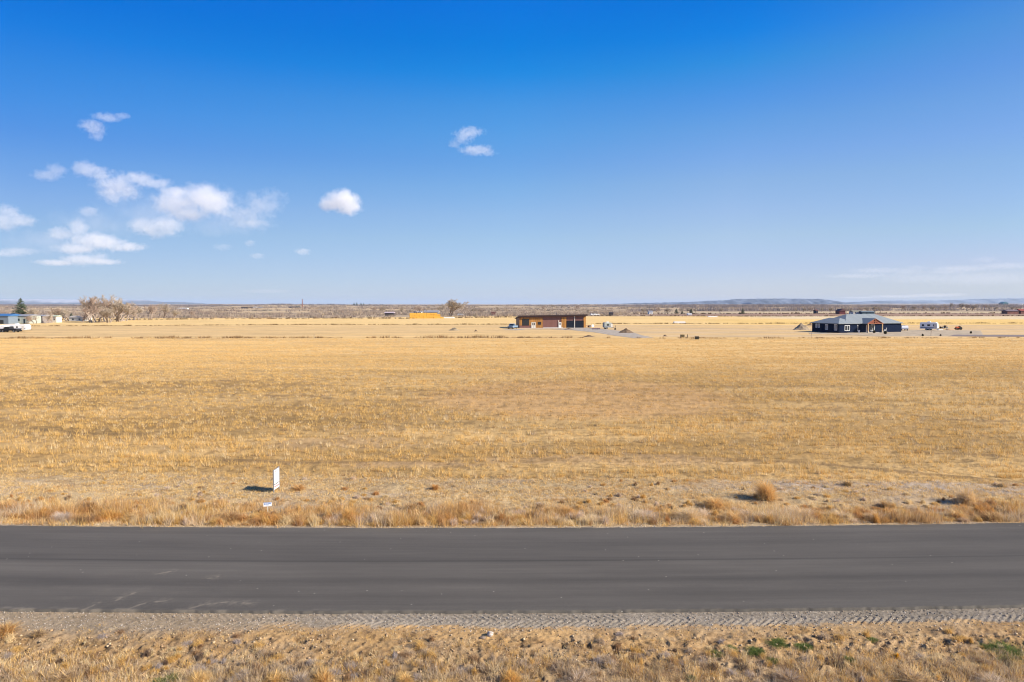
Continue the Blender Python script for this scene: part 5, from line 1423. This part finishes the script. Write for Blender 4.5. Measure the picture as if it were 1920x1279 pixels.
MB().tube((-.85, -.35, .9), (-.85, -.35, 1.9), .03, .03, 6).tube((-.85, .35, .9), (-.85, .35, 1.9), .03, .03, 6).tube((-.85, -.35, 1.9), (-.85, .35, 1.9), .03, .03, 6).build('roll_bar', M_BLACK, t)
q_ = onG(1782, 618.6); o = MB().box(0, 0, .12, 2.6, 1.2, .24).box(.3, 0, .3, 1.6, 1.0, .12).build('lumber_stack', mat('pale_lumber', (.60, .40, .24), .7, var=.3), None, q_, .05)
tag(o, 'low stack of pinkish lumber left of the orange red tractor', 'lumber stack')
for px, py, h_, lab in ((1820.5, 625.6, .8, 'dark rounded shrub at the right end of the yard'), (1660, 626.5, 1.25, 'largest dark evergreen shrub in front of the navy house'),
                        (1639, 624.5, .95, 'dark brown shrub in front of the porch'), (1730, 630.2, .7, 'small dark shrub in front of the camper trailer'), (1763.5, 630, .55, 'smallest faint shrub right of the one before the camper')):
    shrub('yard_shrub', px, py, h_ * 1.05, h_, [(.05, .055, .025), (.10, .085, .04), (.035, .03, .02)], 700, lab, 'shrub', 'shrubs in the house yard', blade=.07, droop=.1)
for px, py, h_, lab in ((1521, 631.5, 1.4, 'thin bare sapling stake left of the navy house'), (1745.5, 630, 1.7, 'thin post in the yard before the camper trailer'), (589, 634.3, 1.2, 'lone thin post at the ditch left of centre')):
    o = MB().tube((0, 0, 0), (0, 0, h_), .07, .05, 6).tube((0, 0, h_ * .55), (.12, 0, h_ * .8), .03, .02, 5).build('thin_post', M_BARK, None, onG(px, py))
    tag(o, lab, 'post')

# ================================================================ FARMSTEAD AT FAR LEFT AND FAR BUILDINGS
def shed(name, px0, px1, py, h, depth, wall, roof, label, cat='building', rise=.9, doors=(), windows=(), D=None, along=True, rz=0.0, group=None):
    a = at(px0, py) if D is None else atD(px0, D); b_ = at(px1, py) if D is None else atD(px1, D)
    L = b_.x - a.x; z = max(H(a.x, a.y), H(b_.x, b_.y)) if D is not None else H((a.x + b_.x) / 2, a.y)
    t = empty(name, (a.x, a.y, z), rz, label, cat, group)
    MB().bx(0, L, 0, depth, -1.0 if D else -.1, h).build('wall', wall, t)
    o_ = .35
    if along:
        v = [(-o_, -o_, h), (L + o_, -o_, h), (L + o_, depth + o_, h), (-o_, depth + o_, h), (-o_, depth / 2, h + rise), (L + o_, depth / 2, h + rise)]
        f = [(0, 1, 5, 4), (2, 3, 4, 5), (1, 2, 5), (3, 0, 4), (3, 2, 1, 0)]
    else:
        v = [(-o_, -o_, h), (L + o_, -o_, h), (L + o_, depth + o_, h), (-o_, depth + o_, h), (L / 2, -o_, h + rise), (L / 2, depth + o_, h + rise)]
        f = [(0, 1, 4), (1, 2, 5, 4), (2, 3, 5), (3, 0, 4, 5), (3, 2, 1, 0)]
    v = [(x, y, zz + .01) for x, y, zz in v]
    MB().add(v, f).build('roof', roof, t)
    for x0, x1, z1 in doors: MB().bx(L * x0, L * x1, -.05, -.0, 0, h * z1).build('door', M_GLASSDK, t)
    for x0, x1, z0, z1 in windows: MB().bx(L * x0, L * x1, -.05, -.0, h * z0, h * z1).build('window', M_GLASSDK, t)
    return t
M_PALEG = striped('pale_green_siding', (.36, .39, .34), (.25, .27, .23), 0, .8, .7); M_GREYS = striped('grey_siding', (.22, .19, .175), (.14, .12, .11), 0, 1.1, .8, .15, .3)
M_TINROOF = mat('grey_tin_roof', (.27, .27, .28), .5); M_BLUEW = mat('blue_metal', (.05, .14, .30), .5); M_BRK = mat('dull_red_brick', (.20, .085, .065), .9, var=.3, scale=.4)
M_DKB = mat('dark_boards', (.06, .05, .05), .8, var=.3)
shed('barn', -30, 16, 607.5, 3.6, 9, mat('blue_grey_wall', (.16, .20, .24), .7), M_BLUEW, 'blue grey barn with bright blue roof cut by the left edge', 'barn', 1.0, doors=((.55, .8, .5),), windows=((.3, .45, .4, .7),))
shed('long_shed', 17, 55, 606.8, 3.6, 8, M_PALEG, M_TINROOF, 'pale green and white shed in front of the big spruce', 'shed', .6, doors=((.72, .8, .6),), windows=((.2, .28, .35, .65), (.45, .53, .35, .65)))
shed('long_shed', 56, 80, 605.8, 3.4, 7, M_GREYS, M_TINROOF, 'weathered grey shed joined right of the pale green shed', 'shed', .5, doors=((.3, .5, .7),))
shed('small_shed', 96, 106, 604.8, 3.0, 4, M_CREAM, mat('light_green_roof', (.45, .50, .36), .6), 'small pale shed with light green roof right of the grey shed', 'shed', .5, windows=((.5, .7, .4, .7),))
shed('farm_house', 129, 160, 602.0, 1.9, 6, M_CREAM, mat('dusty_grey_roof', (.33, .30, .27), .8), 'low cream house with a grey roof left of the grove', 'house', .9, windows=((.2, .3, .3, .7), (.6, .7, .3, .7)))
travel_trailer('camper_trailer', 33, 621.5, 7.2, R(2), 2.3, 'long white camper trailer with small round windows at the left edge', nose=.5, wins=((.30, .07), (.55, .08), (.84, .05)))
pickup('pickup_truck', 20, 622.8, R(175), 'dark pickup truck in front of the long white camper at the left edge', M_BLACK)
travel_trailer('camper_trailer', 3, 622.3, 4.2, R(2), 2.0, 'second white camper cut by the left edge of the photo', nose=.4, wins=((.3, .25),))
shed('far_barn', 333, 350, 580, 2.4, 8, M_WHITE, M_WHITE, 'long white far building left of the chimney', 'building', .8, D=1150)
shed('far_house', 452, 473, 577, 2.8, 9, M_DKB, M_DKB, 'far dark roofed farm building, left of the pair in the middle left', 'building', 1.6, D=1500)
shed('far_house', 474, 480, 577, 3.4, 9, M_CREAM, M_TINROOF, 'far pale building between the two dark ones in the middle left', 'building', 1.0, D=1490)
shed('far_house', 481, 490, 577, 2.6, 9, M_DKB, M_TINROOF, 'far dark building, right of the pair in the middle left', 'building', 1.0, D=1500)
shed('factory_hall', 541, 561, 577, 4.4, 16, M_DKB, M_DKB, 'far low dark hall at the foot of the chimney', 'factory', 1.6, D=1800)
shed('factory_hall', 569, 575, 577, 3.6, 10, M_DKB, M_BRK, 'small far dark hall just right of the chimney', 'factory', 1.2, D=1800)
q_ = atD(567, 1790); q_.z = H(q_.x, q_.y) - 1
t = empty('factory_chimney', q_, 0, 'tall thin dull red brick chimney on the left plain', 'chimney')
ztop = CAM_H + ray(567, 561.5).z * 1790 / ray(567, 561.5).y - q_.z
MB().tube((0, 0, 0), (0, 0, ztop), 1.35, .85, 14).build('shaft', M_BRK, t); MB().tube((0, 0, ztop), (0, 0, ztop + .7), 1.1, 1.1, 14).build('cap', M_DKB, t)
shed('far_shed', 721, 738, 592.5, 2.3, 6, M_DKB, mat('pale_mauve_roof', (.42, .34, .36), .6), 'low shed with pale mauve roof left of the hay stack', 'shed', .9)
shed('far_shed', 776, 790, 588, 2.4, 8, M_CREAM, M_TINROOF, 'pale far building showing behind the left of the hay stack', 'building', 1.0, D=600)
shed('far_shed', 795, 822, 588, 2.6, 9, mat('grey_blue_wall', (.30, .32, .34), .6), M_TINROOF, 'grey far building showing behind the middle of the hay stack', 'building', 1.2, D=610)
pickup('parked_car', 864, 591.8, R(0), 'far blue and white vehicle right of the bare cottonwood', M_LTG, 'car', False, 5.0)
shed('small_shed', 921, 929, 591, 2.4, 4, M_BRK, M_BRK, 'tiny rust red shed in the scrub left of the shop', 'shed', .5)
for px, lab in ((1113, 'left one of the two far white vehicles right of the shop'), (1119, 'right one of the two far white vehicles right of the shop')):
    pickup('parked_car', px, 591.6, R(10), lab, M_WHITE, 'car', False, 4.8)
shed('small_shed', 1143, 1150, 591.5, 2.3, 4, M_DKB, M_DKB, 'tiny dark shed at the far end of the field right of the shop', 'shed', .5)
shed('far_house', 1217, 1224, 588, 2.4, 7, M_WHITE, M_TINROOF, 'far white farm house under the first trees right of the shop', 'house', 1.0, D=640)
shed('far_house', 1290, 1297, 590.4, 1.2, 4, M_WHITE, M_WHITE, 'tiny white trailer house below the evergreen pair', 'house', .3)
shed('far_barn', 1574, 1585, 589, 2.8, 8, mat('dark_red_barn', (.14, .03, .03), .7), mat('barn_roof', (.13, .05, .05), .7), 'far dark red barn above the left end of the navy house roof', 'barn', 2.0, along=False, D=620)
shed('far_house', 1600, 1617, 588.5, 2.2, 8, M_CREAM, mat('olive_roof', (.26, .25, .18), .8), 'far cream house behind the ridge of the navy house', 'house', 1.0, D=630, windows=((.2, .3, .4, .8), (.6, .7, .4, .8)))
shed('far_house', 1617, 1640, 588.5, 1.9, 8, mat('teal_grey_wall', (.07, .11, .13), .7), mat('teal_grey_roof', (.12, .15, .165), .8), 'far teal grey house behind the ridge of the navy house', 'house', 1.0, D=625, windows=((.3, .4, .3, .7),))
shed('far_barn', 1530, 1534, 588, 3.0, 6, M_DKB, M_BRK, 'tiny far reddish hut left of the dark red barn', 'hut', .8, D=660)
t = shed('grain_elevator', 1880, 1890.5, 575, 13, 22, mat('blue_steel_cladding', (.07, .16, .20), .6), mat('blue_steel_roof', (.09, .20, .24), .5), 'tall blue grey elevator building on the right horizon', 'elevator', 5, D=2600, along=False)
q_ = t.location
MB().bx(20, 23, 0, 12, -1, 9).build('annex', M_CREAM, t)
for k in range(4):
    q2 = atD(1904 + k * 3.6, 2600); q2.z = H(q2.x, q2.y) - 1
    t = empty('storage_silo', q2, 0, 'white storage silo on the right horizon, ' + ('first', 'second', 'third', 'last')[k] + ' from the blue elevator', 'silo', 'white silos on the right horizon')
    MB().tube((0, 0, 0), (0, 0, 9.5), 3.6, 3.6, 18).build('drum', M_WHITE, t); MB().tube((0, 0, 9.5), (0, 0, 11.2), 3.8, .4, 18).build('cone_roof', M_STEEL, t)
shed('far_barn', 1889, 1910, 588.6, 2.6, 8, M_BRK, mat('mauve_grey_roof', (.16, .12, .13), .7), 'long low mauve barn near the right edge', 'barn', 1.2, D=640)
shed('far_barn', 1914, 1932, 588.6, 2.8, 8, M_BRK, mat('rust_red_roof', (.26, .06, .04), .7), 'red roofed barn cut by the right edge', 'barn', 1.8, D=640)
# ================================================================ CLOUDS (real volumes, kilometres away, above the haze)
def cloud(label, blobs, D, dens=0.03, rough=0.5, soft=1.0, name='cloud'):
    dens = dens * (0.62 if dens > .025 else 0.36 if D < 8000 else 0.16)
    """blobs: (px, py, rx, ry) in photo pixels, set at distance D and given the depth of their width"""
    pts = []
    k = D / F_PX
    cs = []
    for px, py, rx, ry in blobs:
        d = ray(px, py); t = D / d.y
        jit = random.uniform(-.25, .25) * rx * k
        cs.append((Vector((d.x * t, D + jit, CAM_H + d.z * t)), Vector((rx * k, max(rx * .7, ry) * k, ry * k))))
    cen = sum((c for c, r in cs), Vector()) / len(cs)
    import bmesh
    bm = bmesh.new()
    for c, r in cs:
        for i in range(60):
            z = 1 - 2 * (i + .5) / 60; a = i * 2.39996
            s = math.sqrt(1 - z * z)
            q = 1.04
            bm.verts.new((c - cen) + Vector((r.x * s * math.cos(a) * q, r.y * s * math.sin(a) * q, r.z * z * q)))
    bmesh.ops.convex_hull(bm, input=bm.verts)
    for v in [v for v in bm.verts if not v.link_faces]: bm.verts.remove(v)
    me = bpy.data.meshes.new(name); bm.to_mesh(me); bm.free()
    o = bpy.data.objects.new(name, me); COL.objects.link(o); o.location = cen
    m = bpy.data.materials.new('cloud_vapour'); m.use_nodes = True
    n, l = m.node_tree.nodes, m.node_tree.links
    n.clear()
    out = n.new('ShaderNodeOutputMaterial'); vol = n.new('ShaderNodeVolumePrincipled')
    vol.inputs['Color'].default_value = (1, 1, 1, 1); vol.inputs['Anisotropy'].default_value = 0.0
    tc = n.new('ShaderNodeTexCoord')
    rm = sum(min(r.x, r.z) for c, r in cs) / len(cs)
    nz = n.new('ShaderNodeTexNoise'); nz.inputs['Scale'].default_value = 1.5 / rm
    nz.inputs['Detail'].default_value = 6; nz.inputs['Roughness'].default_value = 0.62; nz.inputs['Distortion'].default_value = 0.4
    l.new(tc.outputs['Object'], nz.inputs['Vector'])
    last = None
    for c, r in cs:
        s = n.new('ShaderNodeVectorMath'); s.operation = 'SUBTRACT'; s.inputs[1].default_value = c - cen
        l.new(tc.outputs['Object'], s.inputs[0])
        d = n.new('ShaderNodeVectorMath'); d.operation = 'MULTIPLY'; d.inputs[1].default_value = (1 / r.x, 1 / r.y, 1 / r.z)
        l.new(s.outputs[0], d.inputs[0])
        ln = n.new('ShaderNodeVectorMath'); ln.operation = 'LENGTH'; l.new(d.outputs[0], ln.inputs[0])
        f = n.new('ShaderNodeMath'); f.operation = 'SUBTRACT'; f.inputs[0].default_value = 1.0
        l.new(ln.outputs['Value'], f.inputs[1])
        if last is None: last = f.outputs[0]
        else:
            mxn = n.new('ShaderNodeMath'); mxn.operation = 'MAXIMUM'
            l.new(last, mxn.inputs[0]); l.new(f.outputs[0], mxn.inputs[1]); last = mxn.outputs[0]
    # density = (shape - noise) ramped
    ns = n.new('ShaderNodeMath'); ns.operation = 'MULTIPLY_ADD'; ns.inputs[1].default_value = rough * 2.2; ns.inputs[2].default_value = -rough * 1.25
    l.new(nz.outputs['Fac'], ns.inputs[0])
    ad = n.new('ShaderNodeMath'); ad.operation = 'ADD'; l.new(last, ad.inputs[0]); l.new(ns.outputs[0], ad.inputs[1])
    mr = n.new('ShaderNodeMapRange'); mr.inputs[1].default_value = 0.06; mr.inputs[2].default_value = 0.06 + 0.3 * soft
    mr.inputs[3].default_value = 0; mr.inputs[4].default_value = dens
    l.new(ad.outputs[0], mr.inputs[0])
    # nothing outside the hull
    gt = n.new('ShaderNodeMath'); gt.operation = 'GREATER_THAN'; gt.inputs[1].default_value = 0.0
    l.new(last, gt.inputs[0])
    ml = n.new('ShaderNodeMath'); ml.operation = 'MULTIPLY'; l.new(mr.outputs[0], ml.inputs[0]); l.new(gt.outputs[0], ml.inputs[1])
    l.new(ml.outputs[0], vol.inputs['Density'])
    l.new(vol.outputs[0], out.inputs['Volume'])
    me.materials.append(m)
    tag(o, label, 'cloud', 'fair weather clouds')
    return o
cloud('brightest round white puff cloud standing alone right of the big cloud bank', [(640, 376, 42, 25), (655, 386, 30, 24), (620, 384, 30, 17), (645, 364, 24, 16)], 3000, 0.030, 0.55, 1.6)
cloud('small ragged cloud alone in the upper middle of the sky', [(884, 246, 30, 14), (868, 258, 26, 18), (893, 282, 40, 12), (852, 270, 16, 10), (915, 286, 22, 8)], 3600, 0.016, 1.1, 1.3)
cloud('small wispy cloud highest on the left', [(168, 234, 32, 15), (181, 248, 18, 20), (205, 222, 34, 10), (225, 216, 22, 7)], 3600, 0.013, 1.1, 1.3)
cloud('largest cloud, wide pale puff in the middle of the left bank', [(375, 368, 72, 32), (330, 380, 56, 32), (400, 384, 50, 30), (385, 356, 34, 18), (350, 400, 50, 18)], 4200, 0.014, 0.75, 1.5)
cloud('rounded pale puff at the upper left end of the left bank', [(163, 318, 32, 20), (188, 326, 26, 16)], 4200, 0.014, 0.8, 1.4)
cloud('ragged drooping cloud between the rounded puff and the largest cloud', [(212, 345, 54, 30), (212, 368, 30, 22), (255, 333, 50, 15), (295, 344, 40, 13), (235, 360, 34, 18), (320, 358, 36, 16)], 4300, 0.012, 1.0, 1.5)
cloud('small pale cloud left of the rounded puff in the left bank', [(108, 320, 24, 18), (84, 328, 34, 13)], 4300, 0.009, 0.9, 1.4)
cloud('round puff just under the largest cloud', [(318, 425, 38, 26), (296, 434, 36, 18), (270, 424, 40, 20)], 4600, 0.012, 0.8, 1.4)
cloud('faint torn wisps trailing right of the largest cloud', [(490, 388, 50, 36), (455, 402, 60, 24), (510, 368, 34, 20), (470, 418, 60, 14)], 4600, 0.006, 1.2, 1.8)
cloud('pale puff cut by the left edge of the photo', [(35, 414, 40, 15), (5, 415, 40, 24), (10, 396, 30, 18)], 4800, 0.011, 0.8, 1.4)
cloud('small faint round cloud above the lower left bank', [(168, 397, 24, 13)], 5000, 0.010, 0.7, 1.4)
cloud('low bright sunlit cloud with a flat grey base in the lower left bank', [(205, 456, 44, 20), (165, 450, 54, 22), (150, 428, 26, 22), (118, 438, 34, 16), (232, 463, 50, 12), (150, 468, 50, 13)], 5200, 0.011, 0.9, 1.4)
cloud('lowest long flat cloud of the left bank', [(150, 487, 46, 15), (180, 484, 28, 15), (110, 493, 50, 8), (195, 491, 45, 8)], 5600, 0.010, 0.8, 1.4)
cloud('flat faint cloud strip at the far left below the cut puff', [(28, 470, 50, 9), (10, 476, 60, 8)], 5600, 0.005, 0.9, 1.6)
cloud('thin smoky veil of cloud joining the puffs of the left bank', [(290, 400, 130, 46), (180, 420, 110, 40), (110, 455, 110, 34), (420, 420, 110, 30)], 6400, 0.0010, 1.0, 2.2)
cloud('tiny bright cloudlet low in the middle left sky', [(567, 472, 19, 9)], 5600, 0.012, 0.8, 1.2)
cloud('tiny cloudlet, upper of a faint pair left of the bright cloudlet', [(469, 456, 14, 9)], 5600, 0.008, 0.8, 1.2)
cloud('tiny flat cloudlet, lower of a faint pair left of the bright cloudlet', [(483, 480, 18, 8)], 5600, 0.008, 0.8, 1.2)
cloud('very faint scrap of cloud left of the faint pair', [(415, 463, 24, 9)], 5600, 0.004, 0.9, 1.4)
for args in (('long thin bright streaked cloud low on the right', [(1650, 507, 70, 8), (1600, 518, 80, 6), (1695, 509, 50, 9), (1720, 502, 30, 7)], 9000, .0034),
             ('higher torn cloud low at the right edge', [(1845, 487, 34, 9), (1800, 504, 80, 9), (1890, 498, 70, 9), (1780, 509, 60, 6)], 9500, .0034),
             ('broad faint veil of cloud low on the right', [(1830, 523, 150, 18), (1720, 522, 110, 14)], 10500, .0014)):
    cloud(args[0], args[1], args[2], args[3], 1.0, 1.8)
for args in (('white cloud bank lying on the right horizon behind the ridge', [(1740, 554, 70, 5), (1680, 556, 80, 4), (1620, 558, 60, 3), (1790, 552, 30, 4)], 27000, .0016),
             ('faint flat cloud over the middle left horizon', [(500, 546, 60, 6)], 24000, .0006)):
    cloud(args[0], args[1], args[2], args[3], 0.6, 1.5)
